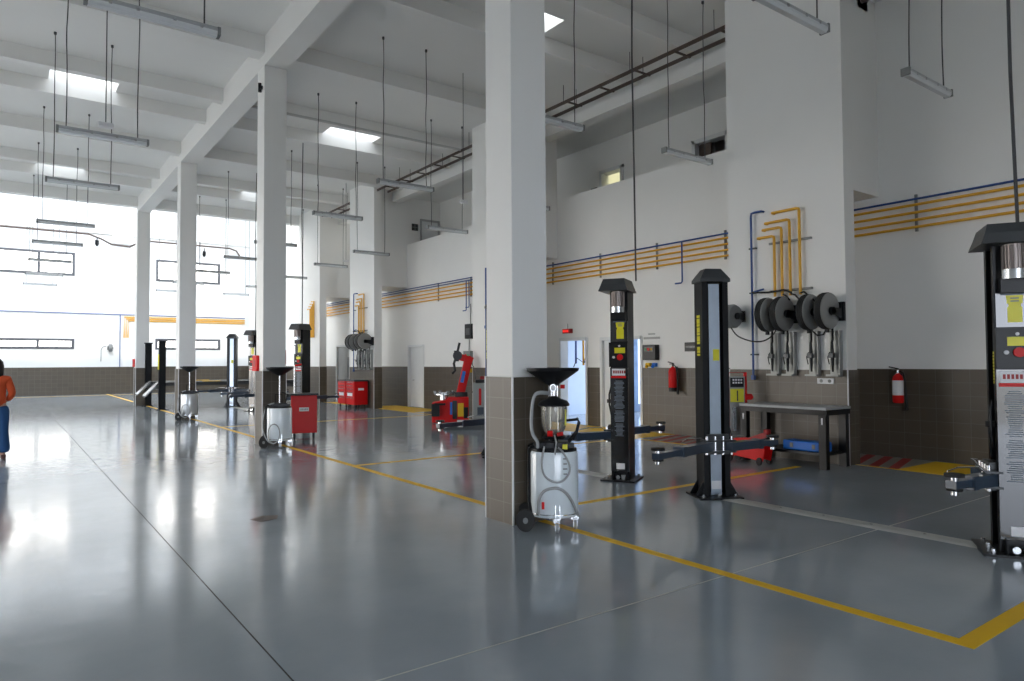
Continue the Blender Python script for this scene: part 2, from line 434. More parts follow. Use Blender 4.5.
f = B(); f.box(12.85, 12.91, 23.39, 23.45, 5.0, 7.2); f.box(13.62, 13.70, 23.39, 23.45, 5.0, 7.2); f.box(12.85, 13.70, 23.39, 23.45, 7.12, 7.2); f.make('door_frame', 'door_grey', d)
B().box(12.91, 13.62, 23.42, 23.44, 5.0, 7.12).make('door_leaf', 'door_white', d)

# side rooms behind the right wall doors
b = B()
b.box(XW + .22, 17, 10.9, 11.05, 0, 3.0); b.box(XW + .22, 17, 16.3, 16.45, 0, 3.0)
b.box(XW + .22, 17, 10.9, 16.45, 3.0, 3.15); 
b.box(16.85, 17, 10.9, 11.4, 0, 3.0); b.box(16.85, 17, 11.4, 16.3, 0, .25); b.box(16.85, 17, 15.9, 16.3, .25, 3)
struct(b, 'wall_side_room', 'room_daylight_tint', 'side room seen through the open doorways, blue daylight put into its wall colour', 'wall')
b = B(); b.box(XW + .22, 13.6, 21.9, 22.0, 0, 3); b.box(XW + .22, 13.6, 23.5, 23.6, 0, 3); b.box(13.5, 13.6, 22, 23.5, 0, 3); b.box(XW + .22, 13.6, 21.9, 23.6, 3, 3.1)
struct(b, 'wall_closet', 'white_paint', 'shallow white recess behind the closed door', 'wall')
def door_frame(n, label, a, c_, h, leaf):
    d = thing('door_%d' % n, label, 'door'); d['kind'] = 'structure'
    f = B(); t = .07
    f.box(XW - .03, XW + .24, a - .02, a + t - .02, 0, h); f.box(XW - .03, XW + .24, c_ - t + .02, c_ + .02, 0, h); f.box(XW - .03, XW + .24, a, c_, h - t, h + .01)
    f.make('door_frame', 'door_white', d)
    leaf(d, a, c_, h)
    return d
def leaf_b(d, a, c_, h):
    lf = B().box(XW + .05, XW + .10, c_ - .62, c_ - .06, .01, h - .08).make('door_leaf', 'door_white', d, bevel=.004)
    B().cyl((XW + .05, c_ - .56, 1.02), (XW - .02, c_ - .56, 1.02), .012).cyl((XW - .02, c_ - .56, 1.02), (XW - .02, c_ - .44, 1.02), .012).make('door_handle', 'steel', lf)
door_frame(1, 'white door standing half open behind the near two post lift', *DO[0], leaf_b)
door_frame(2, 'open doorway to the pale side room behind the oil drainer', *DO[1], lambda *a: None)
def leaf_c(d, a, c_, h):
    B().box(XW + .04, XW + .09, a + .06, a + .86, .01, h - .08).make('door_leaf', 'door_white', d, bevel=.004)
    lf = B().box(XW + .06, XW + .11, a + .88, c_ - .06, .01, h - .08).make('door_leaf', 'door_white', d, bevel=.004)
    B().cyl((XW + .03, a + .80, 1.0), (XW - .03, a + .80, 1.0), .014).make('door_handle', 'steel', d)
door_frame(3, 'closed white door of two leaves beyond the tyre changer', *DO[2], leaf_c)
def leaf_d(d, a, c_, h):
    B().box(XW + .04, XW + .09, a + .06, c_ - .06, .01, h - .08).make('door_leaf', 'door_grey', d, bevel=.004)
    B().box(XW - .02, XW + .04, a + .08, a + .2, .95, 1.9).make('door_handle', 'black', d)
door_frame(4, 'grey door behind the red tool cabinets', *DO[3], leaf_d)
# pipes inside the side room
tag(B().cyl((12.9, 14.52, 3), (12.9, 14.52, 1.6), .03).make('wall_pipe', 'pipe_blue'), 'blue vertical pipe inside the open doorway', 'pipe')
tag(B().cyl((12.8, 14.1, 3), (12.8, 14.1, 1.55), .03).make('wall_pipe', 'pipe_yellow'), 'yellow vertical pipe inside the open doorway', 'pipe')
h = B()
for s in (0, 1, 2):
    h.tube([(12.8, 14.1, 1.62), (12.75, 13.95 - s * .08, 1.78 - .05 * s), (12.72, 13.8 - s * .1, 1.66), (12.7, 13.66 - s * .06, 1.4), (12.7, 13.62 - .05 * s, 1.2 - .12 * s)], .012)
h.tube([(12.8, 14.1, 1.62), (12.75, 14.3, 1.75), (12.72, 14.42, 1.5)], .012)
tag(h.make('air_hose', 'rod', smooth=True), 'dark looped hoses hanging inside the open doorway', 'hose')

# floor joints and painted lines (thin coats on the floor)
struct(B().box(1.23, 1.238, YB, 30, 0, .0012), 'floor_marking', 'black_matt', 'dark straight joint running down the hall floor', 'floor joint')
struct(B().box(XL, 12.2, 3.355, 3.367, 0, .0012), 'floor_marking', 'concrete_plate', 'faint pale joint crossing the floor near the camera', 'floor joint')
def line(x0, x1, y0, y1, lab, m='yellow', z=.0016):
    struct(B().box(x0, x1, y0, y1, 0, z), 'floor_marking', m, lab, 'floor marking')
line(4.49, 4.59, 1.66, 44, 'long yellow line on the floor passing the columns')
line(4.59, 10.7, 1.66, 1.775, 'near yellow cross line at the lower right corner', z=.0017)
line(4.59, 10.0, 6.02, 6.12, 'yellow cross line between the two nearest lifts')
line(4.59, 10.7, 10.45, 10.56, 'yellow cross line beyond the second near lift')
line(4.59, 10.7, 19.0, 19.1, 'yellow cross line near the second column')
line(10.85, 10.93, YB, 44, 'yellow edge line of the walkway along the right wall')
line(XL, 10.7, 42.7, 42.85, 'yellow line on the floor below the far wall')
for n_, (y0, y1) in enumerate(((1.8, 5.0), (8.1, 8.9), (10.4, 15.4), (20.5, 24.2), (26, 28))):
    line(10.95, 12.2, y0 + (.0 if n_ else 0), y1, ['yellow painted floor patch by the wall extinguisher', 'yellow floor patch between the lift posts', 'yellow walkway patch before the open doors',
        'yellow walkway patch before the closed white door', 'yellow walkway patch beyond the tool cabinets'][n_])
def hatch(y0, y1, lab):
    w = thing('floor_marking', lab, 'floor marking'); w['kind'] = 'structure'
    B().box(10.95, 12.2, y0, y1, 0, .0014).make('dimmed_ground', 'grey_plate', w)  # white ground of the stripes, greyed to paint in the dim light
    s = B(); y = y0
    while y < y1 - .05:
        s.prism([(10.95, y), (12.2, y + .35), (12.2, min(y + .5, y1 + .35)), (10.95, y + .15)], 0, .003); y += .3
    s.make('red_stripe', 'red_dark', w)
hatch(5.0, 7.9, 'red and white striped walkway floor beside the pier')
hatch(8.95, 10.1, 'red and white striped floor under the wall extinguisher beyond the lift')
struct(B().prism([(2.18, 7.42), (2.36, 7.46), (2.42, 7.62), (2.28, 7.7), (2.12, 7.6)], 0, .0015), 'floor_marking', 'tray', 'dark stain on the glossy floor', 'stain')

# ---------------------------------------------------------------- pipes along the right wall
def pipe_run(y0, y1, tagtext):
    p = thing('pipe_bundle', 'four ochre pipes under one blue pipe ' + tagtext, 'pipes')
    for z in (4.245, 4.115, 3.99, 3.87):
        B().cyl((XW - .06, y0, z), (XW - .06, y1, z), .024, seg=10).make('yellow_pipe', 'pipe_yellow', p, smooth=True)
    B().cyl((XW - .06, y0, 4.34), (XW - .06, y1, 4.34), .019, seg=10).make('blue_pipe', 'pipe_blue', p, smooth=True)
    y = y0 + .6
    while y < y1:
        B().box(XW - .035, XW, y, y + .04, 3.8, 4.42).make('bracket', 'mid_grey', p); y += 1.9
pipe_run(-3, 18.78, 'running along the right wall behind the near pier')
pipe_run(20.2, 33, 'on the right wall beyond the tyre changer') if False else None
p2 = thing('pipe_bundle', 'four ochre pipes under one blue pipe on the far part of the right wall', 'pipes')
for z in (4.245, 4.115, 3.99, 3.87): B().cyl((XW - .06, 18.8, z), (XW - .06, 32.5, z), .024, seg=10).make('yellow_pipe', 'pipe_yellow', p2, smooth=True)
for z in (4.34, 4.42): B().cyl((XW - .06, 18.8, z), (XW - .06, 32.5, z), .017, seg=10).make('blue_pipe', 'pipe_blue', p2, smooth=True)
for y in (18.9, 21, 25.6, 27.6): B().box(XW - .035, XW, y, y + .04, 3.8, 4.45).make('bracket', 'mid_grey', p2)
def drop(y, z1, lab):
    B().tube([(XW - .1, y, 4.34), (XW - .12, y, 4.30), (XW - .12, y, z1 + .03), (XW - .12, y + .03, z1), (XW - .12, y + .2, z1)], .018).make('drop_pipe', 'pipe_blue', smooth=True, label=lab, cat='pipe')
drop(10.1, 3.4, 'thin blue pipe dropping from the wall pipes near the lift post')
drop(19.05, 3.35, 'thin blue pipe dropping beside the end of the yellow pipes')
drop(18.88, 3.45, 'second thin blue pipe drop nearer the column')
# far wall pipes
fp = thing('pipe_bundle', 'thin yellow and blue pipes along the far wall above the lifts', 'pipes')
for z in (4.32, 4.22, 4.12): B().tube([(12, YF - .05, z), (5.4 + (4.32 - z), YF - .05, z), (5.4 + (4.32 - z), YF - .05, 3.15)], .03, seg=6).make('yellow_pipe', 'pipe_yellow', fp)
B().tube([(12, YF - .05, 4.45), (-5.8, YF - .05, 4.46)], .022, seg=6).make('blue_pipe', 'pipe_blue', fp)
B().tube([(5.2, YF - .05, 4.45), (5.2, YF - .05, 1.5)], .022, seg=6).make('blue_pipe', 'pipe_blue', fp)
# conduit along far wall with a dip under the pilaster
cd = [(-5.8, 8.85), (3.6, 8.83), (4.2, 8.62), (4.7, 8.36), (5.6, 8.3), (5.9, 8.5), (6.4, 8.72), (11.0, 8.72), (11.4, 8.6), (11.6, 8.3)]
B().tube([(x, YF - .28, z) for x, z in cd], .05, seg=8).make('cable_conduit', 'tray', smooth=True, label='brown cable duct running high on the far wall', cat='duct')
for i, x in enumerate((4.0, 9.55)):
    c = thing('security_camera', ['small black camera under the duct, left of the pilaster', 'small black camera under the duct, right of the third column'][i], 'camera', (x, YF - .3, 8.42 if i == 0 else 8.3))
    B().cyl((0, 0, .3), (0, 0, .1), .03).make('bracket', 'dark', c)
    B().lathe([(.03, .12), (.09, .1), (.1, -.1), (.06, -.2), (.01, -.24)], seg=12).make('camera_housing', 'black', c, smooth=True)

# ---------------------------------------------------------------- pier equipment
def hose_reel(loc, lab, grp, rz=0):
    o = thing('hose_reel', lab, 'hose reel', loc, rz, grp)
    # origin at the wall plate, reel axis along local y, wall toward +x
    d = B(); d.lathe([(.275, -.01), (.285, 0), (.275, .01)], seg=32); 
    for v in d.bm.verts: v.co = Vector((v.co.x - .31, -v.co.z - .055, v.co.y))
    d.make('side_disc', 'reel_grey', o, smooth=True)
    d = B(); d.lathe([(.275, -.01), (.285, 0), (.275, .01)], seg=32)
    for v in d.bm.verts: v.co = Vector((v.co.x - .31, -v.co.z + .055, v.co.y))
    d.make('side_disc', 'black', o, smooth=True)
    d = B(); d.lathe([(.285, -.05), (.292, -.03), (.284, -.015), (.292, 0), (.284, .015), (.292, .03), (.285, .05)], seg=28)
    for v in d.bm.verts: v.co = Vector((v.co.x - .31, v.co.z, v.co.y))
    d.make('wound_hose', 'black_matt', o, smooth=True)
    B().cyl((-.31, -.12, 0), (-.31, .10, 0), .06, seg=14).make('hub', 'black', o, smooth=True)
    B().plate([(-.37, -.10, -.07), (-.24, -.10, -.07), (-.02, -.10, -.15), (-.02, -.10, .15), (-.08, -.10, .15), (-.10, -.10, .05), (-.37, -.10, .05)], (0, -.02, 0)).box(-.06, -.0, -.14, -.02, -.15, .15).make('swivel_arm', 'black', o)
    B().box(-.02, .0, -.1, .1, -.15, .15).make('wall_plate', 'black', o)
    B().cyl((-.31, -.0, -.26), (-.31, -.0, -.34), .035, seg=10).make('hose_stop', 'black', o, smooth=True)
    return o
def gun_holder(loc, lab, grp):
    o = thing('hose_end_holder', lab, 'holder', loc, 0, grp)
    b = B(); b.box(-.02, 0, -.10, .10, 0, .70); b.box(-.10, -.02, -.10, -.09, 0, .70); b.box(-.16, -.02, -.10, .10, -.03, 0)
    b.make('holder_plate', 'grey_plate', o)
    B().tube([(-.08, .02, .80), (-.08, .02, .56), (-.10, .02, .5)], .018).make('hose_end', 'black', o, smooth=True)
    B().tube([(-.10, .02, .52), (-.10, .02, .36), (-.09, .02, .18), (-.09, .02, .04)], .03, rad=[.018, .028, .022, .014], seg=10).make('dispensing_gun', 'black', o, smooth=True)
    B().cbox((-.12, .02, .30), (.06, .09, .075)).make('meter', 'dark', o, bevel=.008)
    B().tube([(-.10, .06, .36), (-.12, .085, .28), (-.10, .07, .16)], .008).make('trigger_guard', 'black', o)
    return o
def pier_set(y0, who, near=True, full=True):
    p = thing('pipe_riser', 'group of ochre pipes bent down the front of the ' + who, 'pipes', (10.7, y0, 0), 0)
    for yo, z1, dy in ((1.20, 3.80, .32), (1.06, 3.93, .36), (.91, 4.04, .46), (.73, 4.20, .50)):
        pts = [(-.07, yo + dy, z1), (-.07, yo + .05, z1), (-.07, yo + .01, z1 - .012), (-.07, yo, z1 - .05), (-.07, yo, 2.75)]
        B().tube(pts, .024, seg=10).cyl((0, yo + dy, z1), (-.07, yo + dy, z1), .024, seg=8).make('yellow_pipe', 'pipe_yellow', p, smooth=True)
    for z in (3.66, 2.83): B().box(-.045, 0, .55, 1.32, z, z + .035).make('bracket', 'mid_grey', p)
    q = thing('air_pipe', 'dark blue pipe running down the ' + who, 'pipe', (10.7, y0, 0))
    B().tube([(0, 1.44, 4.27), (-.07, 1.44, 4.27), (-.07, 1.58, 4.27), (-.07, 1.64, 4.26), (-.07, 1.65, 4.2), (-.07, 1.65, 1.32)], .02, seg=8).make('pipe', 'pipe_blue', q, smooth=True)
    B().tube([(-.07, 1.65, 2.86), (-.07, 1.42, 2.9)], .016, seg=8).make('branch_pipe', 'pipe_blue', q)
    B().cbox((-.07, 1.65, 1.36), (.05, .06, .08)).make('outlet', 'pipe_blue', q)
    f = B()
    for z in (3.63, 2.84, 1.75): f.box(-.05, 0, 1.58, 1.72, z, z + .025)
    f.make('bracket', 'dark', q)
    names = ['farthest', 'third', 'second', 'nearest']
    hp = [1.03, .77, .34, .04]
    hl = [1.24, .95, .53, .17]
    for i in range(4):
        yy = [1.20, .92, .45, .15][i]
        r_ = hose_reel((10.7, y0 + yy, 2.43), 'hose reel on the %s, %s' % (who, ['closest to the blue pipe', 'second from blue pipe', 'third from blue pipe', 'at the corner'][i]), 'hose reels on the ' + who)
        gun_holder((10.7, y0 + hl[i], 1.43), 'gun holder on the %s, %s' % (who, ['closest to the blue pipe', 'second from blue pipe', 'third from blue pipe', 'at the corner'][i]), 'dispensing gun holders on the ' + who)
    h = B()
    h.tube([(-.07, 1.65, 2.86), (-.16, 1.5, 2.84), (-.2, 1.25, 2.82), (-.2, .95, 2.84), (-.22, .8, 2.78)], .016)
    h.tube([(-.07, 1.06, 2.78), (-.15, .95, 2.75), (-.25, .82, 2.66)], .014)
    h.tube([(-.07, .73, 2.78), (-.18, .6, 2.78), (-.28, .42, 2.66), (-.3, .3, 2.55)], .014)
    h.tube([(-.07, .91, 2.78), (-.2, .75, 2.74), (-.28, .58, 2.6)], .014)
    h.tube([(-.33, .4, 2.14), (-.33, .3, 2.05), (-.33, .2, 2.06), (-.33, .14, 2.16)], .014)
    h.make('feed_hose', 'black_matt', p, smooth=True)
pier_set(PIER[0], 'pier behind the workbench')
pier_set(PIER[2], 'pier by the red cabinets')
# pipes only on the last pier
p = thing('pipe_riser', 'short group of ochre pipes on the farthest pier', 'pipes', (10.7, PIER[3], 0))
for yo, z1 in ((.95, 4.0), (.8, 4.1), (.65, 4.2), (.5, 4.3)):
    B().tube([(-.07, yo + .3, z1), (-.07, yo, z1), (-.07, yo, 2.75)], .03, seg=8).make('yellow_pipe', 'pipe_yellow', p)
q = thing('air_pipe', 'blue vertical pipe on the pier edge beside the nearest column', 'pipe', (10.7, 15.66, 0))
B().tube([(-.07, 0, 4.25), (-.07, 0, 1.2)], .026, seg=8).make('pipe', 'pipe_blue', q)
B().cbox((-.07, 0, 2.62), (.06, .08, .08)).make('valve', 'pipe_blue', q)
# enclosed air hose reels
def drum_reel(loc, lab):
    o = thing('air_hose_reel', lab, 'hose reel', loc)
    d = B(); d.lathe([(.05, -.1), (.19, -.09), (.215, -.05), (.215, .05), (.19, .09), (.05, .1)], seg=24)
    for v in d.bm.verts: v.co = Vector((v.co.x - .24, v.co.z, v.co.y))
    d.make('casing', 'mid_grey', o, smooth=True)
    B().cyl((-.24, -.125, 0), (-.24, .1, 0), .06, seg=12).make('hub', 'black', o, smooth=True)
    B().box(-.24, 0, -.12, -.10, -.06, .06).box(-.02, 0, -.13, .13, -.1, .1).make('bracket', 'dark', o)
    return o
a = drum_reel((10.72, 7.6, 2.45), 'round grey enclosed hose reel on the pier edge above the red stand')
B().tube([(-.3, -.02, -.2), (-.28, -.15, -.36), (-.2, -.4, -.46), (-.15, -.62, -.44), (-.12, -.78, -.3), (-.1, -.8, -.1)], .012).make('hose', 'black_matt', a, smooth=True)
w = thing('junction_box', 'black box high on the wall above the tyre changer', 'junction box', (XW, 18.9, 2.66))
B().box(-.16, 0, -.2, .2, -.24, .24).make('casing', 'black', w, bevel=.015)
B().box(-.17, -.16, -.12, .12, -.12, .1).make('cover', 'dark', w)
B().tube([(-.05, 0, .24), (-.05, 0, .9)], .012).make('cable', 'rod', w)
o = drum_reel((4.72 + .0, YF, 2.56), 'round grey hose reel low on the far wall'); o.rotation_euler.z = R(90)
B().tube([(-.3, .2, .1), (-.25, .38, .05), (-.2, .45, -.1), (-.15, .45, -.75)], .02).make('hose', 'mid_grey', o, smooth=True)
s = thing('wall_socket', 'white double wall socket above the workbench', 'socket', (10.688, 5.98, 1.32))
B().box(-.02, 0, -.14, .14, -.045, .045).make('plate', 'paper', s, bevel=.004)
B().cyl((-.024, -.07, 0), (-.018, -.07, 0), .028).cyl((-.024, .07, 0), (-.018, .07, 0), .028).make('socket_well', 'mid_grey', s)

# ---------------------------------------------------------------- wall things
def extinguisher(loc, lab, tall, rz=0, light_label=True):
    o = thing('fire_extinguisher', lab, 'fire extinguisher', loc, rz)
    r, hgt = (.085, .50) if light_label else (.10, .50)
    B().lathe([(r * .9, 0), (r, .02), (r, hgt * .78), (r * .8, hgt * .9), (r * .35, hgt * .97), (r * .3, hgt)], c=(-r - .03, 0, 0), seg=20).make('cylinder', 'red', o, smooth=True)
    x = -r - .03
    b = B().cyl((x, 0, hgt), (x, 0, hgt + .05), .02); b.cbox((x, .03, hgt + .06), (.03, .12, .02)); b.make('valve', 'steel' if light_label else 'black', o)
    B().cbox((x, .06, hgt + .09), (.025, .16, .018), Matrix.Rotation(R(12), 3, 'X')).make('lever', 'black', o)
    B().tube([(x, -.03, hgt + .04), (x - .02, -.10, hgt), (x - .02, -.13, hgt - .15), (x, -.13, .1), (x, -.13, -.12)], .016, rad=[.012, .012, .013, .016, .03], seg=10).make('hose', 'black_matt', o, smooth=True)
    if light_label:
        lb = B(); ring = []
        for z in (.13, .38):
            ring.append([lb.bm.verts.new((x + (r + .003) * math.cos(a_), (r + .003) * math.sin(a_), z)) for a_ in [R(110 + i * 15) for i in range(12)]])
        for i in range(11): lb.bm.faces.new((ring[0][i], ring[0][i + 1], ring[1][i + 1], ring[1][i]))
        lb.make('paper_label', 'paper', o, label='white printed label')
    else:
        B().lathe([(r * 1.02, -.06), (r * 1.02, .03)], c=(x, 0, 0), seg=20).make('base_ring', 'black', o, smooth=True)
    B().box(-.03, .0, -.03, .03, .2, .5).make('wall_hook', 'dark', o)
extinguisher((XW - .012, 5.53, .93), 'red extinguisher with white label on the dark tiles right of the workbench', True)
extinguisher((XW - .012, 10.38, 1.03), 'plain red extinguisher on the wall between the two lift posts', True, light_label=False)

e = thing('control_box', 'black electrical box with red and green buttons beside the half open door', 'control box', (XW, 11.1, 1.86))
B().box(-.14, 0, -.2, .2, -.18, .18).make('casing', 'black', e, bevel=.01)
B().box(-.145, -.14, -.13, .13, .02, .13).make('button_panel', 'mid_grey', e)
B().cyl((-.14, 0, .075), (-.165, 0, .075), .035).make('red_button', 'red', e)
B().cyl((-.14, .09, .075), (-.165, .09, .075), .025).make('green_button', 'green', e)
B().cyl((-.14, -.09, .075), (-.165, -.09, .075), .025).make('yellow_button', 'yellow', e)
for i, (dy, m_, nm) in enumerate(((.09, 'yellow', 'yellow'), (-.1, 'blue', 'blue'))):
    w = thing('wall_plug', '%s industrial plug socket under the black control box' % nm, 'plug socket', (XW, 11.1 + dy, 1.57))
    B().cbox((-.05, 0, 0), (.1, .13 if i == 0 else .1, .09)).make('casing', m_, w, bevel=.015)
    B().cyl((-.08, 0, -.02), (-.14, 0, -.05), .035).make('cap', m_, w)
w = thing('wall_sign', 'narrow grey sign above the black control box', 'sign', (XW, 11.12, 2.2))
B().box(-.02, 0, -.25, .25, -.025, .025).make('plate', 'grey_plate', w); B().box(-.02, 0, -.1, .1, .08, .11).make('plate', 'grey_plate', w)
w = thing('wall_sign', 'dark rectangular sign with pale lettering left of the lift post', 'sign', (XW, 9.88, 1.97))
B().box(-.02, 0, -.26, .26, -.10, .10).make('plate', 'black', w)
t = B()
for k in range(11): t.box(-.024, -.02, .2 - k * .038, .2 - k * .038 + .024, -.02, .02)
t.make('lettering', 'grey_plate', w)
w = thing('exit_sign', 'small red lit sign on the wall above the open doorway', 'sign', (XW, 14.1, 2.48))
B().box(-.08, 0, -.17, .17, -.06, .06).make('casing', 'red_dark', w, bevel=.006)
M['red_lit'] = mat('lit red sign', (.7, .02, .02), .4, emit=((1, .03, .02), .8))
t = B()
for k in range(4): t.box(-.086, -.08, .11 - k * .06, .145 - k * .06, -.03, .03)
t.make('lettering', 'red_lit', w); B().cyl((-.03, 0, .06), (-.03, 0, .2), .008).make('cable', 'rod', w)
# switch boxes on the wall behind the tyre changer
w = thing('control_box', 'dark switch box with red light on the wall behind the tyre changer', 'control box', (XW, 19.0, 1.8))
B().box(-.14, 0, -.22, .22, -.22, .22).make('casing', 'mid_grey', w, bevel=.01)
B().cyl((-.14, .05, .08), (-.16, .05, .08), .04).make('red_button', 'red', w); B().cyl((-.14, -.08, .08), (-.16, -.08, .08), .04).make('green_button', 'green', w)
B().tube([(-.05, 0, .22), (-.05, -.02, .6)], .012).make('cable', 'rod', w); B().cbox((-.06, -.1, -.42), (.1, .12, .12)).make('plug', 'yellow', w)
# alarm boxes on the columns
def alarm(x, y, z, lab, s=(.06, .3, .32)):
    w = thing('alarm_box', lab, 'alarm box', (x, y, z)); B().cbox((0, 0, 0), s).make('casing', 'red', w, bevel=.01)
    B().cbox((-s[0] / 2 if s[0] < s[1] else 0, 0 if s[0] < s[1] else -s[1] / 2, 0), (.012, s[1] * .5, s[2] * .4) if s[0] < s[1] else (s[0] * .5, .012, s[2] * .4)).make('cover', 'red_dark', w)
alarm(4.15, 14.55, 1.66, 'red alarm box on the hall side of the second column')
alarm(4.63, 14.30, 1.78, 'red box on the lift side of the second column', (.06, .22, .30))
alarm(4.15, 31.3, 1.7, 'red alarm box on the farthest column')
tag(B().cyl((4.13, 14.3, 7.32), (4.18, 14.3, 7.32), .04).cyl((4.13, 14.3, 7.40), (4.13, 14.3, 7.22), .035).make('detector', 'black'), 'small black detector high on the second column', 'detector')

# ---------------------------------------------------------------- cable trays
def tray(y0, y1, z, lab, endcap=False):
    o = thing('cable_tray', lab, 'cable tray', (0, 0, 0))
    for i, x in enumerate((10.78, 11.2)):
        B().box(x, x + .035, y0, y1, z, z + .07).make('side_rail', 'tray', o)
    r_ = B(); y = y0 + .1
    while y < y1: r_.box(10.78, 11.23, y, y + .04, z - .02, z + .01); y += 1.1
    r_.make('rung', 'tray', o)
    h = B(); y = y0 + .3
    while y < y1:
        for x in (10.80, 11.21): h.cyl((x, y, z), (x, y, ZC), .008, seg=6)
        y += 2.2
    h.make('hanger_rod', 'rod', o)
tray(0, 5.55, 7.50, 'brown ladder cable tray at the top right corner in front of the wide pier')
tray(7.83, 14.2, 7.88, 'brown ladder cable tray under the ceiling between the near piers')
tray(16.45, 22.9, 7.88, 'brown ladder cable tray left of the nearest column')
tray(25.3, 28.3, 7.88, 'short brown ladder cable tray beyond the tool cabinet pier')
B().tube([(4.61, 17.2, 7.95), (10.9, 17.2, 7.95)], .035).make('ceiling_conduit', 'rod_light', label='pale pipe crossing under the ceiling right of the second column', cat='pipe')

# ---------------------------------------------------------------- hanging lamps
def fixture():
    o = thing('hanging_lamp', '', 'hanging lamp')
    b = B(); b.prism([(-.03, -.055), (.03, -.055), (.055, -.02), (.055, .0), (-.055, .0), (-.055, -.02)], 0, 1.27)
    for v in b.bm.verts: v.co = Vector((v.co.z, v.co.x, -v.co.y - .0))
    b.make('housing', 'lamp_housing', o, bevel=.003)
    b = B(); b.prism([(-.052, 0), (.052, 0), (.05, .03), (.03, .055), (-.03, .055), (-.05, .03)], .02, 1.25)
    for v in b.bm.verts: v.co = Vector((v.co.z, v.co.x, -v.co.y))
    b.make('diffuser', 'diffuser', o)
    b = B().box(-.015, .02, -.058, .058, -.05, .05).box(1.25, 1.285, -.058, .058, -.05, .05); b.make('end_cap', 'mid_grey', o, bevel=.006)
    b = B()
    for x in (.2, .45, .8, 1.07): b.box(x, x + .03, -.06, .06, -.01, .02)
    b.make('clip', 'steel', o)
    return o
ROWS = [(.6, 'left row'), (6.05, 'middle row'), (9.25, 'right row')]
LY = [4.03, 8.05, 12.8, 16.45, 21.4, 25.0, 29.4, 34.0, 38.3]
ORD = ['nearest', 'second', 'third', 'fourth', 'fifth', 'sixth', 'seventh', 'eighth', 'last']
rodm = {}
def rod(hh):
    k = round(hh, 2)
    b = B(); n = 6
    for x in (.12, 1.12):
        pts = [(x + random.uniform(-.012, .012) * (0 < i < n), random.uniform(-.012, .012), .04 + (hh - .04) * i / n) for i in range(n + 1)]
        b.tube(pts, .0085, seg=6)
        b.cyl((x, 0, hh - .05), (x, 0, hh), .025, seg=8)
    return b
proto = fixture(); first = True
for x, rn in ROWS:
    for k, y in enumerate(LY):
        if x == .6 and k == 0: continue
        lab = '%s tube lamp of the %s hanging under the ceiling on two rods' % (ORD[k], rn)
        if first: o = proto; o.location = (x, y, 5.35); o['label'] = lab; first = False
        else:
            o = proto.copy(); COL.objects.link(o); o.location = (x, y, 5.35); o['label'] = lab
            for ch in list(proto.children):
                if ch.name.startswith('hanger'): continue
                c = ch.copy(); COL.objects.link(c); c.parent = o
        o['group'] = 'hanging tube lamps in the ' + rn
        top = ZH if y > 31.3 else ZC
        rod(top - 5.35).make('hanger_rod', 'rod', o)
for (x, y, lab) in ((1.2, 12.2, 'small white box hanging on a cable near the left lamps'), (8.45, 13.35, 'small white box hanging on a cable left of the nearest column'), (9.9, 23.6, 'small white box hanging on a cable by the far right lamps')):
    o = thing('ceiling_sensor', lab, 'sensor', (x, y, 5.35))
    B().cbox((0, 0, 0), (.2, .1, .07)).make('casing', 'paper', o, bevel=.01)
    B().cyl((0, 0, .03), (0, 0, 3.0), .008, seg=6).make('cable', 'rod', o)

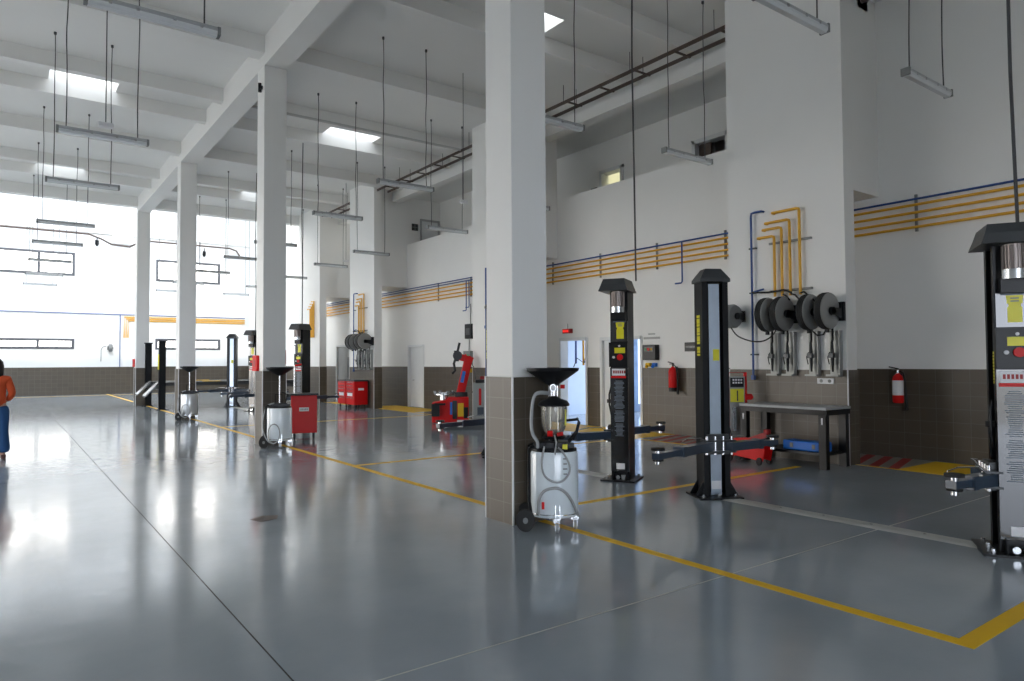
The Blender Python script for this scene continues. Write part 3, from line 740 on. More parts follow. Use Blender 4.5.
# ---------------------------------------------------------------- two post lifts
def lift_post(root, y, sgn, motor, LA, RA):
    """post rotated 30 deg; local u = open direction, v = label side"""
    f = Vector((-.5, .866 * sgn, 0)); s = Vector((-.866, -.5 * sgn, 0))   # s: side facing the hall for the motor post
    if sgn < 0: s = Vector((-.866, .5, 0))
    def P(u, v, z): return Vector((0, y, 0)) + f * u + s * v + Vector((0, 0, z))
    def bx(b, u0, u1, v0, v1, z0, z1):
        vs = [b.bm.verts.new(P(u, v, z)) for z in (z0, z1) for u, v in ((u0, v0), (u1, v0), (u1, v1), (u0, v1))]
        for q in ((3, 2, 1, 0), (4, 5, 6, 7), (0, 1, 5, 4), (1, 2, 6, 5), (2, 3, 7, 6), (3, 0, 4, 7)): b.bm.faces.new([vs[i] for i in q])
        return b
    H = 2.66
    b = B()
    W, D = .165, .125
    sec = [(-D, -W), (-D, W), (D, W), (D, .098), (D - .012, .098), (D - .012, W - .015), (-D + .02, W - .015), (-D + .02, -W + .015), (D - .012, -W + .015), (D - .012, -.098), (D, -.098), (D, -W)]
    a_ = [b.bm.verts.new(P(u, v, .02)) for u, v in sec]; c_ = [b.bm.verts.new(P(u, v, H)) for u, v in sec]
    for i in range(len(sec)): b.bm.faces.new((a_[i], a_[(i + 1) % 12], c_[(i + 1) % 12], c_[i]))
    post = b.make('post', 'black', root)
    g = bx(B(), D - .045, D - .037, -.068, .068, .03, 2.60).make('inner_strip', 'galv', post, label='bright metal strip inside the post')
    b = B(); bx(b, -.22, .26, -.27, .27, 0, .022)
    b.make('base_plate', 'black', post)
    b = B()
    for v in (-W, W - .012):
        sg = -1 if v < 0 else 1
        for u in (-.09, .09):
            w0 = v if v > 0 else v + .012
            vs = [P(u - .006, w0, .02), P(u - .006, w0 + sg * .12, .02), P(u - .006, w0, .22)]
            b.plate(vs, f * .012)
    b.make('gusset', 'black', post)
    b = B()
    for u, v in ((-.17, -.2), (-.17, .2), (.18, -.2), (.18, .2), (.18, 0)): b.cyl(P(u, v, .02), P(u, v, .055), .017, seg=6)
    b.make('anchor_bolt', 'steel', post)
    # carriage with hinge blocks and arms (vehicle enters along X: arms lie along +-X)
    z = .63
    car = bx(B(), D - .03, D + .055, -.13, .13, z - .1, z + .14); bx(car, D - .03, D + .10, -.20, .20, z - .075, z - .055); bx(car, D - .03, D + .10, -.20, .20, z + .055, z + .075)
    carr = car.make('carriage', 'dark', root)
    b = B()
    for v in (-.155, -.05, .05, .155): b.cyl(P(D + .065, v, z - .10), P(D + .065, v, z + .12), .018, seg=10)
    b.make('hinge_pin', 'chrome', carr, smooth=True)
    for v, dx in ((.155, -1), (-.155, 1)):
        p0 = P(D + .065, v, z)
        L1, L2 = LA if dx < 0 else RA
        dirv = Vector((dx, .18 * sgn if dx < 0 else .10 * sgn, 0)).normalized(); n = Vector((-dirv.y, dirv.x, 0))
        def Q(t, w, zz): return p0 + dirv * t + n * w + Vector((0, 0, zz))
        def qb(b, t0, t1, w, z0, z1):
            vs = [b.bm.verts.new(Q(t, ww, zz)) for zz in (z0, z1) for t, ww in ((t0, -w), (t1, -w), (t1, w), (t0, w))]
            for q in ((3, 2, 1, 0), (4, 5, 6, 7), (0, 1, 5, 4), (1, 2, 6, 5), (2, 3, 7, 6), (3, 0, 4, 7)): b.bm.faces.new([vs[i] for i in q])
            return b
        b = qb(B(), -.06, L1, .065, -.05, .05); arm = b.make('arm', 'arm', root)
        qb(B(), L1 - .02, L1 + .04, .072, -.057, .057).make('arm_collar', 'arm', arm)
        b = qb(B(), L1, L2 + .05, .045, -.035, .03); b.make('arm_extension', 'arm', arm)
        b = B(); b.cyl(Q(L2, 0, -.09), Q(L2, 0, .06), .032, seg=12); b.make('pad_screw', 'chrome', arm, smooth=True)
        b = B(); b.cyl(Q(L2, 0, .06), Q(L2, 0, .085), .075, seg=20); b.cyl(Q(L2, 0, -.055), Q(L2, 0, -.04), .06, seg=20); b.make('lifting_pad', 'black_matt', arm, smooth=True)
        b = B(); b.tube([Q(.02, 0, .05), Q(.05, .05 * dx, .10), Q(.22, .13 * dx, .10), Q(.38, .12 * dx, .08)], .007); b.make('release_rod', 'chrome', arm)
    if motor:
        # hood over post and motor
        def hood(b, u0, u1, v0, v1, z0, z1, i):
            lo = [P(u, v, z0) for u, v in ((u0, v0), (u1, v0), (u1, v1), (u0, v1))]
            mid = [P(u, v, z0 + (z1 - z0) * .55) for u, v in ((u0 + i, v0 + i * .6), (u1 - i, v0 + i * .6), (u1 - i, v1 - i * .6), (u0 + i, v1 - i * .6))]
            hi = [P(u, v, z1) for u, v in ((u0 + i * 1.6, v0 + i * 1.6), (u1 - i * 1.6, v0 + i * 1.6), (u1 - i * 1.6, v1 - i * 1.6), (u0 + i * 1.6, v1 - i * 1.6))]
            rs = [[b.bm.verts.new(p) for p in r] for r in (lo, mid, hi)]
            b.skin(rs)
        b = B(); hood(b, -.17, .24, -.19, .36, 2.63, 2.80, .035); b.make('hood', 'mid_grey' if False else 'dark', post)
        b = B(); b.cyl(P(-.01, W + .095, 2.40), P(-.01, W + .095, 2.62), .078, seg=20)
        for k in range(18):
            a0 = 2 * PI * k / 18; c0 = P(-.01, W + .095, 2.41)
            dv = f * math.cos(a0) + s * math.sin(a0)
            b.plate([c0 + dv * .07 + f.cross(s) * 0, c0 + dv * .092, c0 + dv * .092 + Vector((0, 0, .20)), c0 + dv * .07 + Vector((0, 0, .20))], dv.cross(Vector((0, 0, 1))) * .006)
        mt = b.make('motor', 'fins', post)
        b = B(); b.cyl(P(-.01, W + .095, 2.33), P(-.01, W + .095, 2.41), .093, seg=22); b.make('motor_flange', 'steel', post, smooth=True)
        b = B(); bx(b, -.11, .09, W, W + .10, 2.22, 2.34); b.make('motor_mount', 'black', post)
        b = bx(B(), -D, D - .01, W, W + .02, 1.93, 2.22); pl = b.make('sticker_plate', 'black_gloss', post)
        b = B(); w = .055
        for z0, z1, ww in ((1.97, 2.10, .052), (2.10, 2.13, .044), (2.13, 2.17, .056), (2.17, 2.20, .060)): bx(b, -.02 - ww, -.02 + ww, W + .02, W + .022, z0, z1)
        b.make('yellow_sticker', 'yellow_label', post)
        b = B(); bx(b, -.10, .08, W + .02, W + .0225, 2.202, 2.218)
        for zz in (2.145, 2.17): bx(b, -.05, .01, W + .0222, W + .0235, zz, zz + .01)
        b.make('sticker_print', 'grey_text', post)
        b = bx(B(), -D - .005, D + .005, W, W + .07, 1.58, 1.92); cb = b.make('control_box', 'black', post)
        bx(B(), -.10, .05, W + .07, W + .074, 1.77, 1.845).make('yellow_plate', 'yellow_label', post)
        b = B(); b.cyl(P(-.03, W + .07, 1.715), P(-.03, W + .095, 1.715), .042, seg=16); b.make('main_switch', 'red', post)
        b = B(); b.cyl(P(.06, W + .07, 1.715), P(.06, W + .09, 1.715), .018, seg=12); b.cyl(P(-.02, W + .07, 1.87), P(-.02, W + .085, 1.87), .014, seg=12); b.make('push_button', 'paper', post)
        b = bx(B(), -D, D, W, W + .03, .14, 1.57); fp_ = b.make('front_cover', 'black_gloss', post)
        bx(B(), -.09, .10, W + .03, W + .033, 1.46, 1.555).make('brand_label', 'paper', post)
        bx(B(), -.10, .11, W + .0305, W + .034, 1.425, 1.455).make('red_band', 'red', post)
        b = B()
        for k in range(6): bx(b, .06 - k * .03, .08 - k * .03, W + .033, W + .035, 1.49, 1.53)
        b.make('lettering', 'red_dark', post)
        b = B(); zz = 1.38
        while zz > .62:
            ln = random.uniform(.04, .075)
            if not (.98 < zz < 1.0 or .80 < zz < .82): bx(b, .0 - ln, .0 + ln, W + .03, W + .032, zz, zz + .009)
            zz -= .018
        b.make('printed_notice', 'grey_text', post)
        bx(B(), -.07, .05, W + .03, W + .033, .17, .25).make('rating_plate', 'paper', post)
        b = B(); b.cyl(P(.02, W + .02, .06), P(.02, W + .06, .06), .03, seg=12); bx(b, -.09, -.03, W, W + .07, .03, .10); b.make('foot_bracket', 'steel', post)
        # vertical yellow mark on the open side lip
        b = B(); zz = 1.45
        while zz < 1.72: bx(b, D, D + .003, .10, .135, zz, zz + .022); zz += .028
        b.make('lettering', 'yellow_label', post)
        b = B(); b.tube([P(.14, .10, 1.3), P(.16, .13, 1.2), P(.16, .13, 1.05), P(.14, .10, .9)], .012); b.cbox(P(.15, .10, 1.1), (.07, .07, .05)); b.make('safety_catch', 'black', post)
    else:
        b = B()
        lo = [P(u, v, 2.62) for u, v in ((-.15, -.19), (.15, -.19), (.15, .19), (-.15, .19))]
        mi = [P(u, v, 2.66) for u, v in ((-.15, -.19), (.15, -.19), (.15, .19), (-.15, .19))]
        hi = [P(u, v, 2.79) for u, v in ((-.08, -.10), (.08, -.10), (.08, .10), (-.08, .10))]
        b.skin([[b.bm.verts.new(p) for p in r] for r in (lo, mi, hi)]); b.make('hood', 'dark', post, bevel=.006)
        # lettering up the hall side
        b = B(); zz = 1.72; k = 0
        while zz < 2.20:
            if k != 3: bx(b, -.045, .045, W, W + .003, zz, zz + .026 + .006 * (k % 3)); 
            zz += .036; k += 1
        b.make('lettering', 'yellow_label', post)
        bx(B(), D - .037, D - .034, -.06, .02, 1.66, 1.80).make('yellow_sticker', 'yellow_label', post)
        bx(B(), D - .037, D - .034, -.06, .06, .10, .20).make('rating_plate', 'paper', post)
def two_post_lift(y_motor, lab, LA):
    root = thing('two_post_lift', lab, 'vehicle lift', (7.03, y_motor, 0), 0, None)
    lift_post(root, 0, 1, True, LA, (.75, 1.15))
    lift_post(root, 3.12, -1, False, (.62, 1.1), (.45, .74))
    b = B(); b.plate([(.10, .22, 0), (.06, .22, .012), (-.10, .22, .012), (-.14, .22, 0)], (0, 2.68, 0))
    cs = b.make('cover_strip', 'concrete_plate', root, label='grey floor strip joining the two posts')
    b = B()
    for y in (.7, 1.2, 1.7, 2.2): b.cyl((-.02, y, .012), (-.02, y, .016), .015, seg=8)
    b.make('screw', 'chrome', cs)
    return root
l0 = two_post_lift(2.28, 'nearest black two post lift, its motor post cut by the right edge of the photo', (.28, .48))
def deep(root, loc, lab):
    return dup(root, loc, None, lab)
l1 = two_post_lift(6.93, 'black two post lift with motor post beside the oil drainer', (.5, .85))
deep(l1, (7.03, 19.9, 0), 'black two post lift behind the red trolley and second column')
deep(l1, (7.03, 24.6, 0), 'black two post lift farthest down the hall, between second and third columns')
def drop_cable(x, y, lab):
    B().tube([(x, y, 2.78), (x + .02, y + .03, 4.2), (x - .01, y + .02, 6.0), (x + .01, y, ZC)], .014, seg=6).make('power_cable', 'rod', label=lab, cat='cable')
drop_cable(7.10, 6.72, 'dark cable dropping from the ceiling to the lift beside the oil drainer')
drop_cable(7.03, 20.0, 'dark cable dropping from the ceiling to the lift behind the second column')
drop_cable(7.03, 24.7, 'dark cable dropping from the ceiling to the farthest two post lift')
drop_cable(7.10, 2.2, 'dark cable dropping from the ceiling to the nearest lift')

# four post lift near the far wall
fl = thing('four_post_lift', 'black four post drive on lift with raised ramps between the far columns', 'vehicle lift', (4.58, 27.65, 0))
for x, y, hh in ((0, 0, 2.46), (0, 2.98, 2.46), (5.0, 0, 2.35), (5.0, 2.98, 2.35)):
    b = B(); b.box(x - .11, x + .11, y - .09, y - .07, 0, hh); b.box(x - .11, x + .11, y + .07, y + .09, 0, hh); b.box(x + .09, x + .11, y - .09, y + .09, 0, hh); b.box(x - .11, x - .09, y - .09, y - .03, 0, hh); b.box(x - .11, x - .09, y + .03, y + .09, 0, hh)
    b.box(x - .14, x + .14, y - .12, y + .12, hh, hh + .04)
    p_ = b.make('post', 'black', fl)
    B().box(x - .2, x + .2, y - .17, y + .17, 0, .02).make('base_plate', 'black', p_)
    B().box(x - .06, x + .06, y - .028, y + .028, .1, hh - .1).make('ladder_strip', 'galv' if (x == 0 and y > 1) else 'dark', p_)
    if x == 0 and y == 0: B().box(x - .13, x - .11, y - .08, y + .08, 1.45, 2.0).make('yellow_sticker', 'yellow_label', p_)
for y in (.3, 2.05):
    b = B(); b.box(-.05, 5.05, y, y + .6, .84, .98); rw = b.make('runway', 'dark', fl)
    B().box(1.5, 2.1, y + .1, y + .4, .98, 1.0).make('turn_plate', 'yellow', rw)
    b = B(); b.plate([(-.05, y, .98), (-.5, y, .50), (-.5, y, .44), (-.05, y, .92)], (0, .6, 0)); b.make('ramp', 'steel', fl)
B().box(-.08, .1, .0, 2.98, .70, .84).box(4.9, 5.08, 0, 2.98, .70, .84).make('cross_beam', 'black', fl)

# ---------------------------------------------------------------- oil drainers
def caster(b_w, b_f, x, y, r=.04):
    b_w.cyl((x - .015, y, r), (x + .015, y, r), r, seg=14)
    b_f.box(x - .025, x - .019, y - .02, y + .02, r * .6, r * 2.6); b_f.box(x + .019, x + .025, y - .02, y + .02, r * .6, r * 2.6); b_f.box(x - .025, x + .025, y - .02, y + .02, r * 2.3, r * 2.7)
def drainer(loc, rz, lab, full=True, tankm='tank_white'):
    o = thing('oil_drainer', lab, 'oil drainer', loc, rz); o.scale = (.84, .84, .985)
    tk = B().lathe([(.25, 0), (.262, .015), (.262, .63), (.25, .65)], c=(0, 0, .13), seg=36, sx=1.08, sy=.85).make('tank', tankm, o, smooth=True)
    B().lathe([(.264, 0), (.264, .012)], c=(0, 0, .155), seg=36, sx=1.08, sy=.85).make('seam', 'steel', tk)
    b = B().lathe([(.25, 0), (.25, .03), (.23, .035)], c=(0, 0, .78), seg=36, sx=1.08, sy=.85)
    b.cbox((.03, -.02, .84), (.28, .2, .07)); b.cbox((-.15, .02, .84), (.1, .2, .06)); b.cbox((.2, -.03, .83), (.07, .12, .06)); b.make('top_cover', 'black', o, bevel=.006)
    # axle wheels at the left
    b = B()
    for yy in (-.19, .17): b.cyl((-.345, yy - .022, .11), (-.345, yy + .022, .11), .11, seg=24)
    wh = b.make('wheel', 'black_matt', o, smooth=True)
    B().cyl((-.345, -.22, .11), (-.345, .2, .11), .03).make('wheel_hub', 'mid_grey', wh, smooth=True)
    cw, cf = B(), B()
    for xx, yy in ((.02, -.26), (.24, -.08)): caster(cw, cf, xx, yy, .045)
    cf.box(-.02, .05, -.28, -.18, .10, .14); cf.box(.19, .28, -.1, -.04, .10, .14)
    cf.plate([(0, -.20, .12), (0, -.235, .12), (0, -.225, .26)], (.008, 0, 0)); cf.plate([(.05, -.20, .12), (.05, -.235, .12), (.05, -.225, .26)], (.008, 0, 0))
    cw.make('caster_wheel', 'hose', o, smooth=True); cf.make('caster_fork', 'steel', o)
    B().tube([(-.27, -.16, .12), (-.30, -.16, .3), (-.30, -.16, .82), (-.24, -.14, .84)], .018).tube([(-.27, .14, .12), (-.30, .14, .3), (-.30, .14, .82), (-.24, .12, .84)], .018).make('frame_tube', 'black', o, smooth=True)
    if full:
        # handle on the right
        B().tube([(.16, -.06, .86), (.22, -.06, .9), (.27, -.06, .97), (.30, -.06, 1.07), (.28, -.06, 1.10), (.05, -.06, 1.08)], .014).tube([(.16, .06, .86), (.27, .06, .97), (.30, .06, 1.07), (.28, .06, 1.10), (.28, -.06, 1.10)], .014).make('handle', 'black', o, smooth=True)
        B().lathe([(.13, 0), (.15, .02), (.09, .06), (.05, .09)], c=(.0, 0, .90), seg=24).cyl((0, 0, .82), (0, 0, .92), .05).make('bowl_foot', 'black', o, smooth=True)
        bw = B().lathe([(.105, 0), (.135, .05), (.152, .15), (.158, .25), (.152, .28)], c=(0, 0, .955), seg=32, cap=False).make('glass_bowl', 'bowl', o, smooth=True)
        b = B()
        for (xx, yy) in ((-.04, .02), (.05, -.03), (.09, .05)): b.cyl((xx, yy, .96), (xx, yy, 1.23), .012, seg=10)
        b.make('inner_tube', 'chrome', bw, smooth=True)
        B().cbox((.135, -.06, 1.12), (.02, .03, .16)).make('level_strip', 'yellow_label', bw)
        B().lathe([(.185, 0), (.19, .015), (.16, .05), (.08, .075), (.05, .10)], c=(0, 0, 1.235), seg=32).make('bowl_lid', 'black', o, smooth=True)
        B().cyl((0, 0, 1.32), (0, 0, 1.48), .028).cyl((.045, -.02, 1.30), (.045, -.02, 1.44), .014).cyl((-.03, -.03, 1.30), (-.03, -.03, 1.44), .012).make('stem', 'chrome', o, smooth=True)
        g = B().cyl((-.01, -.06, 1.42), (-.01, -.095, 1.42), .038, seg=20).make('gauge', 'steel', o, smooth=True); B().cyl((-.01, -.095, 1.42), (-.01, -.098, 1.42), .03, seg=20).make('gauge_face', 'paper', g)
        B().cyl((.08, -.02, 1.43), (.13, -.03, 1.43), .02).cyl((-.08, -.16, .965), (-.02, -.17, .965), .03, seg=12).cyl((.03, -.17, .955), (.1, -.16, .965), .018).make('valve_knob', 'red', o, smooth=True)
        cf_ = (-.04, 0); ftop = 1.60
        B().lathe([(.05, 0), (.09, .02), (.31, .15), (.318, .18), (.305, .18), (.08, .05), (.03, .04)], c=(-.01, 0, 1.44), seg=40).make('funnel', 'black', o, smooth=True)
        # clear suction hose at the left
        B().tube([(-.06, -.02, 1.36), (-.16, -.05, 1.37), (-.23, -.08, 1.34), (-.26, -.09, 1.22), (-.27, -.10, 1.05), (-.25, -.12, .95), (-.20, -.13, .88), (-.20, -.15, .82)], .02).make('suction_hose', 'hose', o, smooth=True)
        B().tube([(0, -.18, .95), (.02, -.22, .88), (.0, -.225, .76)], .012).make('outlet_pipe', 'chrome', o, smooth=True)
        B().tube([(-.12, -.18, .84), (-.15, -.222, .70), (-.13, -.226, .57), (-.03, -.235, .50), (.08, -.235, .50), (.16, -.222, .57), (.17, -.22, .66), (.10, -.226, .78), (.04, -.21, .83)], .011).make('loop_hose', 'hose', o, smooth=True)
        B().tube([(-.19, -.20, .16), (-.19, -.21, .30), (-.13, -.225, .40), (0, -.24, .435), (.11, -.235, .40), (.19, -.21, .31), (.25, -.18, .19), (.27, -.15, .15)], .016).make('drain_hose', 'hose', o, smooth=True)
        B().box(.09, .15, -.185, -.18, .81, .86).make('warning_sticker', 'yellow_label', o)
        B().cbox((-.14, -.225, .26), (.03, .01, .07)).make('red_mark', 'red', tk)
        t = B()
        for k in range(4): t.cbox((.12, -.218, .72 - k * .05), (.05 - .008 * (k % 2), .006, .012), Matrix.Rotation(R(10), 3, 'Z'))
        t.make('printed_notice', 'mid_grey', tk)
    else:
        B().cyl((0, 0, .86), (0, 0, 1.5), .016).make('stem', 'steel', o, smooth=True)
        B().lathe([(.04, 0), (.09, .02), (.31, .14), (.32, .17), (.31, .17), (.07, .05), (.02, .04)], c=(0, 0, 1.43), seg=32).make('funnel', 'black', o, smooth=True)
        B().cbox((.1, 0, 1.60), (.62, .10, .012)).make('drip_grid', 'black', o)
        B().tube([(-.12, -.1, .88), (-.28, -.12, .82), (-.36, -.16, .6), (-.36, -.2, .35), (-.26, -.24, .15), (-.12, -.25, .08)], .014).make('suction_hose', 'hose', o, smooth=True)
        B().tube([(-.12 + .13 * math.cos(R(a_)), -.25, .28 + .19 * math.sin(R(a_))) for a_ in range(0, 361, 30)], .012).make('loop_hose', 'hose', o, smooth=True)
        B().tube([(.14, -.02, .85), (.16, -.02, 1.05), (.05, -.02, 1.1)], .01).tube([(-.1, .05, .85), (-.1, .05, 1.05), (.05, .05, 1.05), (.05, .05, .85)], .01).make('handle', 'black', o)
    return o
drainer((4.45, 5.35, 0), R(-38), 'white waste oil drainer with clear bowl and black funnel at the nearest column')
drainer((4.42, 13.85, 0), R(-19), 'pale oil drainer with grey hose loop beside the red trolley', full=False)
drainer((4.40, 22.1, 0), R(-12), 'silver oil drainer in front of the third column', full=False, tankm='tank_silver')

# red trolley beside the second drainer
o = thing('tool_trolley', 'red rolling trolley with black tray top beside the second column', 'trolley', (5.27, 14.85, 0), R(-19.5))
bd = B().box(-.27, .27, -.2, .2, .15, .96).make('body', 'red', o, bevel=.012)
b = B()
for i in range(3): b.box(-.25, .25, .2, .206, .2 + .25 * i, .42 + .25 * i)
b.make('drawer', 'red_dark', o)
B().box(-.30, .30, -.23, .23, .96, 1.0).box(-.37, -.27, -.1, .1, .93, 1.0).make('tray_top', 'black', o, bevel=.008)
B().box(-.10, .10, -.203, -.2, .62, .70).make('brand_plate', 'paper', bd)
b = B()
for k in range(5): b.box(-.075 + k * .032, -.052 + k * .032, -.206, -.203, .64, .68)
b.make('lettering', 'grey_plate', bd)
cw, cf = B(), B()
for xx, yy in ((-.2, -.16), (.2, -.16), (-.2, .16), (.2, .16)): caster(cw, cf, xx, yy, .055)
cw.make('caster_wheel', 'black_matt', o, smooth=True); cf.make('caster_fork', 'black', o)
B().cyl((-.2, .12, 1.0), (-.2, .12, 1.62), .018).make('pole', 'steel', o); B().tube([(-.2, .12, 1.6), (-.05, .12, 1.63)], .02).make('pole_grip', 'red', o)

# red tool cabinets by the pier
def cabinet(y0, lab):
    o = thing('tool_cabinet', lab, 'tool cabinet', (10.36, y0 + .37, 0), 0, 'red tool cabinets at the pier foot')
    bd = B().box(-.26, .26, -.36, .36, .14, .98).make('body', 'red', o, bevel=.01)
    B().box(-.27, .27, -.37, .37, .98, 1.03).make('worktop', 'dark', o)
    for i, (z0, z1) in enumerate(((.16, .40), (.42, .60), (.62, .72), (.74, .84), (.86, .96))):
        d = B().box(-.275, -.26, -.33, .33, z0, z1).make('drawer', 'red', o, bevel=.004)
        B().box(-.29, -.275, -.28, .28, z1 - .025, z1 - .008).make('handle', 'steel', d)
    B().box(-.278, -.275, -.22, .22, .45, .56).make('brand_plate', 'paper', o)
    lp = B().box(-.11, .11, -.363, -.36, .66, .74).make('side_plate', 'paper', bd)
    cw, cf = B(), B()
    for xx, yy in ((-.2, -.28), (.2, -.28), (-.2, .28), (.2, .28)): caster(cw, cf, xx, yy, .05)
    cw.make('caster_wheel', 'black_matt', o, smooth=True); cf.make('caster_fork', 'black', o)
cabinet(23.3, 'red tool cabinet at the pier foot, its plain side toward the camera')
cabinet(24.08, 'red tool cabinet standing just behind the other one at the pier')

# ---------------------------------------------------------------- workbench and things round it
o = thing('workbench', 'long black workbench with pale metal top before the wide pier', 'workbench', (10.3, 6.33, 0))
B().box(-.36, .36, -.76, .76, .90, .94).make('bench_top', 'lamp_housing', o, bevel=.004)
B().box(-.34, .34, -.76, .76, .82, .90).make('apron', 'black', o)
for x in (-.29, .29):
    for y in (-.68, .70):
        b = B().box(x - .05, x + .05, y - .06, y + .06, 0, .82).make('leg', 'black', o, bevel=.004)
        if x < 0: B().box(x - .054, x - .05, y - .012, y + .012, .68, .78).make('leg_slot', 'paper', b)
B().box(-.3, .3, -.68, .7, .20, .24).make('lower_shelf', 'black', o)
b = thing('tool_case', 'blue plastic tool case on the lower shelf of the workbench', 'tool case', (10.2, 6.08, .242))
B().box(-.13, .13, -.38, .30, 0, .15).make('case', 'blue', b, bevel=.02)
B().box(-.14, -.13, -.25, -.2, .04, .11).box(-.14, -.13, .12, .17, .04, .11).make('latch', 'mid_grey', b)

st = thing('service_stand', 'red upright stand with a printed panel left of the workbench', 'equipment stand', (10.25, 7.36, 0), R(-38))
b = B(); b.tube([(-.15, 0, .08), (-.15, 0, 1.45), (.15, 0, 1.45), (.15, 0, .08)], .03, seg=8); b.make('frame', 'red', st)
b = B(); b.cbox((0, -.02, .06), (.36, .3, .06)); b.make('base', 'red', st, bevel=.01)
bd = B().box(-.13, .13, -.04, .04, .15, 1.38).make('panel', 'grey_plate', st)
B().box(-.12, .11, -.046, -.04, 1.20, 1.36).make('black_label', 'black', bd)
b = B()
for z in (1.31, 1.26): 
    for k in range(4): b.box(-.08 + k * .045, -.05 + k * .045, -.05, -.046, z, z + .03)
b.make('lettering', 'paper', bd)
B().box(-.12, .11, -.046, -.04, .94, 1.17).make('yellow_label', 'yellow_label', bd)
b = B(); b.box(-.01, .01, -.05, -.046, .96, 1.14); b.make('label_print', 'dark', bd)
B().tube([(.15, 0, 1.06), (.21, -.03, 1.02), (.27, -.05, 1.03)], .03).cbox((.19, -.02, 1.03), (.12, .1, .1)).make('valve_block', 'red', st, bevel=.01)
B().box(-.1, -.04, -.1, -.04, .45, .85).make('cylinder', 'steel', st)
jk = thing('trolley_jack', 'red low trolley jack standing left of the workbench', 'trolley jack', (9.74, 7.02, 0), R(-90)); jk.scale = (.92, .8, 1.25)
b = B(); b.plate([(-.1, -.14, .1), (.62, -.14, .05), (.66, -.14, .2), (.45, -.14, .33), (-.1, -.14, .30)], (0, .02, 0)); b.plate([(-.1, .12, .1), (.62, .12, .05), (.66, .12, .2), (.45, .12, .33), (-.1, .12, .30)], (0, .02, 0)); b.box(-.1, .3, -.12, .12, .12, .28)
b.make('chassis', 'red', jk, bevel=.008)
B().plate([(.1, -.04, .28), (.62, -.04, .42), (.66, -.04, .36), (.1, -.04, .2)], (0, .08, 0)).cyl((.63, 0, .40), (.63, 0, .45), .06).make('lift_arm', 'red_dark', jk)
b = B().cyl((-.05, -.19, .07), (-.05, -.14, .07), .07).cyl((-.05, .14, .07), (-.05, .19, .07), .07).cyl((.56, -.18, .05), (.56, -.14, .05), .05).cyl((.56, .14, .05), (.56, .18, .05), .05); b.make('wheel', 'black_matt', jk, smooth=True)
B().tube([(-.05, 0, .25), (-.35, 0, .85)], .018).make('pump_handle', 'black', jk)

# ---------------------------------------------------------------- tyre changer and balancer
tc = thing('tyre_changer', 'red tyre changer with leaning arm and steel turntable by the right wall', 'tyre changer', (9.93, 16.4, 0), R(-31.5))
b = B(); b.plate([(-.5, -.3, .02), (.5, -.3, .02), (.5, -.3, .70), (-.05, -.3, .70), (-.12, -.3, .62), (-.5, -.3, .55)], (0, .62, 0)); bd = b.make('body', 'red', tc, bevel=.02)
b = B()
for k in range(4): 
    a0 = k * PI / 2 + .4; b.cbox((-.17 + .15 * math.cos(a0), 0 + .15 * math.sin(a0), .80), (.24, .08, .05), Matrix.Rotation(a0, 3, 'Z')); b.cbox((-.17 + .27 * math.cos(a0), .27 * math.sin(a0), .84), (.05, .09, .07), Matrix.Rotation(a0, 3, 'Z'))
b.cyl((-.17, 0, .62), (-.17, 0, .80), .12, seg=20); b.cyl((-.17, 0, .76), (-.17, 0, .79), .27, seg=28); b.make('turntable', 'steel', tc)
b = B(); b.cbox((-.40, -.34, .36), (.22, .10, .34)); b.cbox((-.28, -.36, .52), (.3, .06, .06)); b.make('bead_breaker', 'black', tc, bevel=.01)
b = B(); b.cbox((.02, -.31, .4), (.06, .02, .34)); b.make('stripe', 'blue', bd)
b = B(); b.cbox((.28, -.31, .36), (.16, .02, .36)); b.make('yellow_panel', 'yellow', bd)
b = B(); b.cbox((.12, -.31, .36), (.12, .02, .5)); b.cbox((.42, -.31, .28), (.12, .04, .3)); b.make('dark_panel', 'black', bd)
b = B(); b.cbox((.30, .1, .76), (.34, .34, .14)); b.make('column_foot', 'black', tc, bevel=.01)
ax = Vector((.18, 0, 1)).normalized(); Ry = Matrix.Rotation(math.atan2(.18, 1), 3, 'Y')
b = B(); b.plate([(.16, .02, .80), (.40, .02, .80), (.62, .02, 1.72), (.56, .02, 1.84), (.40, .02, 1.80)], (0, .18, 0)); cl = b.make('column', 'red', tc, bevel=.02)
b = B(); b.cbox((.35, .0, 1.25), (.09, .02, .32), Matrix.Rotation(R(12), 3, 'Y')); b.make('blue_decal', 'blue', cl)
b = B(); b.plate([(.66, .03, 1.78), (.20, .03, 1.92), (.14, .03, 1.86), (.2, .03, 1.72), (.6, .03, 1.62)], (0, .14, 0)); b.make('swing_arm', 'red', tc, bevel=.02)
b = B(); b.tube([(.16, .1, 1.80), (.10, .1, 1.62), (.13, .1, 1.42), (.05, .1, 1.34)], .035); b.cyl((.17, .1, 1.68), (.17, .1, 1.98), .07); b.cyl((.2, -.02, 1.84), (.2, .2, 1.84), .13, seg=20); b.make('tool_head', 'black', tc)
B().tube([(.18, .1, 1.86), (.26, .1, 2.2)], .035).make('lever', 'black', tc)
b = B(); b.tube([(.55, .1, 1.7), (.66, .1, 1.5), (.72, .12, 1.0), (.6, .1, .8)], .012); b.make('air_hose', 'rod', tc)
wb = thing('wheel_balancer', 'grey cabinet machine with red mark beside the nearest column', 'balancing machine', (9.95, 14.9, 0), R(-33))
bd = B().box(-.22, .28, -.2, .22, .10, 1.12).make('body', 'grey_plate', wb, bevel=.02)
B().box(-.06, .0, -.205, -.2, .55, .98).make('red_mark', 'red', bd); B().box(-.1, .06, -.205, -.2, .28, .5).make('blue_mark', 'arm', bd)
b = B(); b.box(-.15, .3, -.15, .2, 1.12, 1.2); b.make('display_head', 'black', wb, bevel=.02)
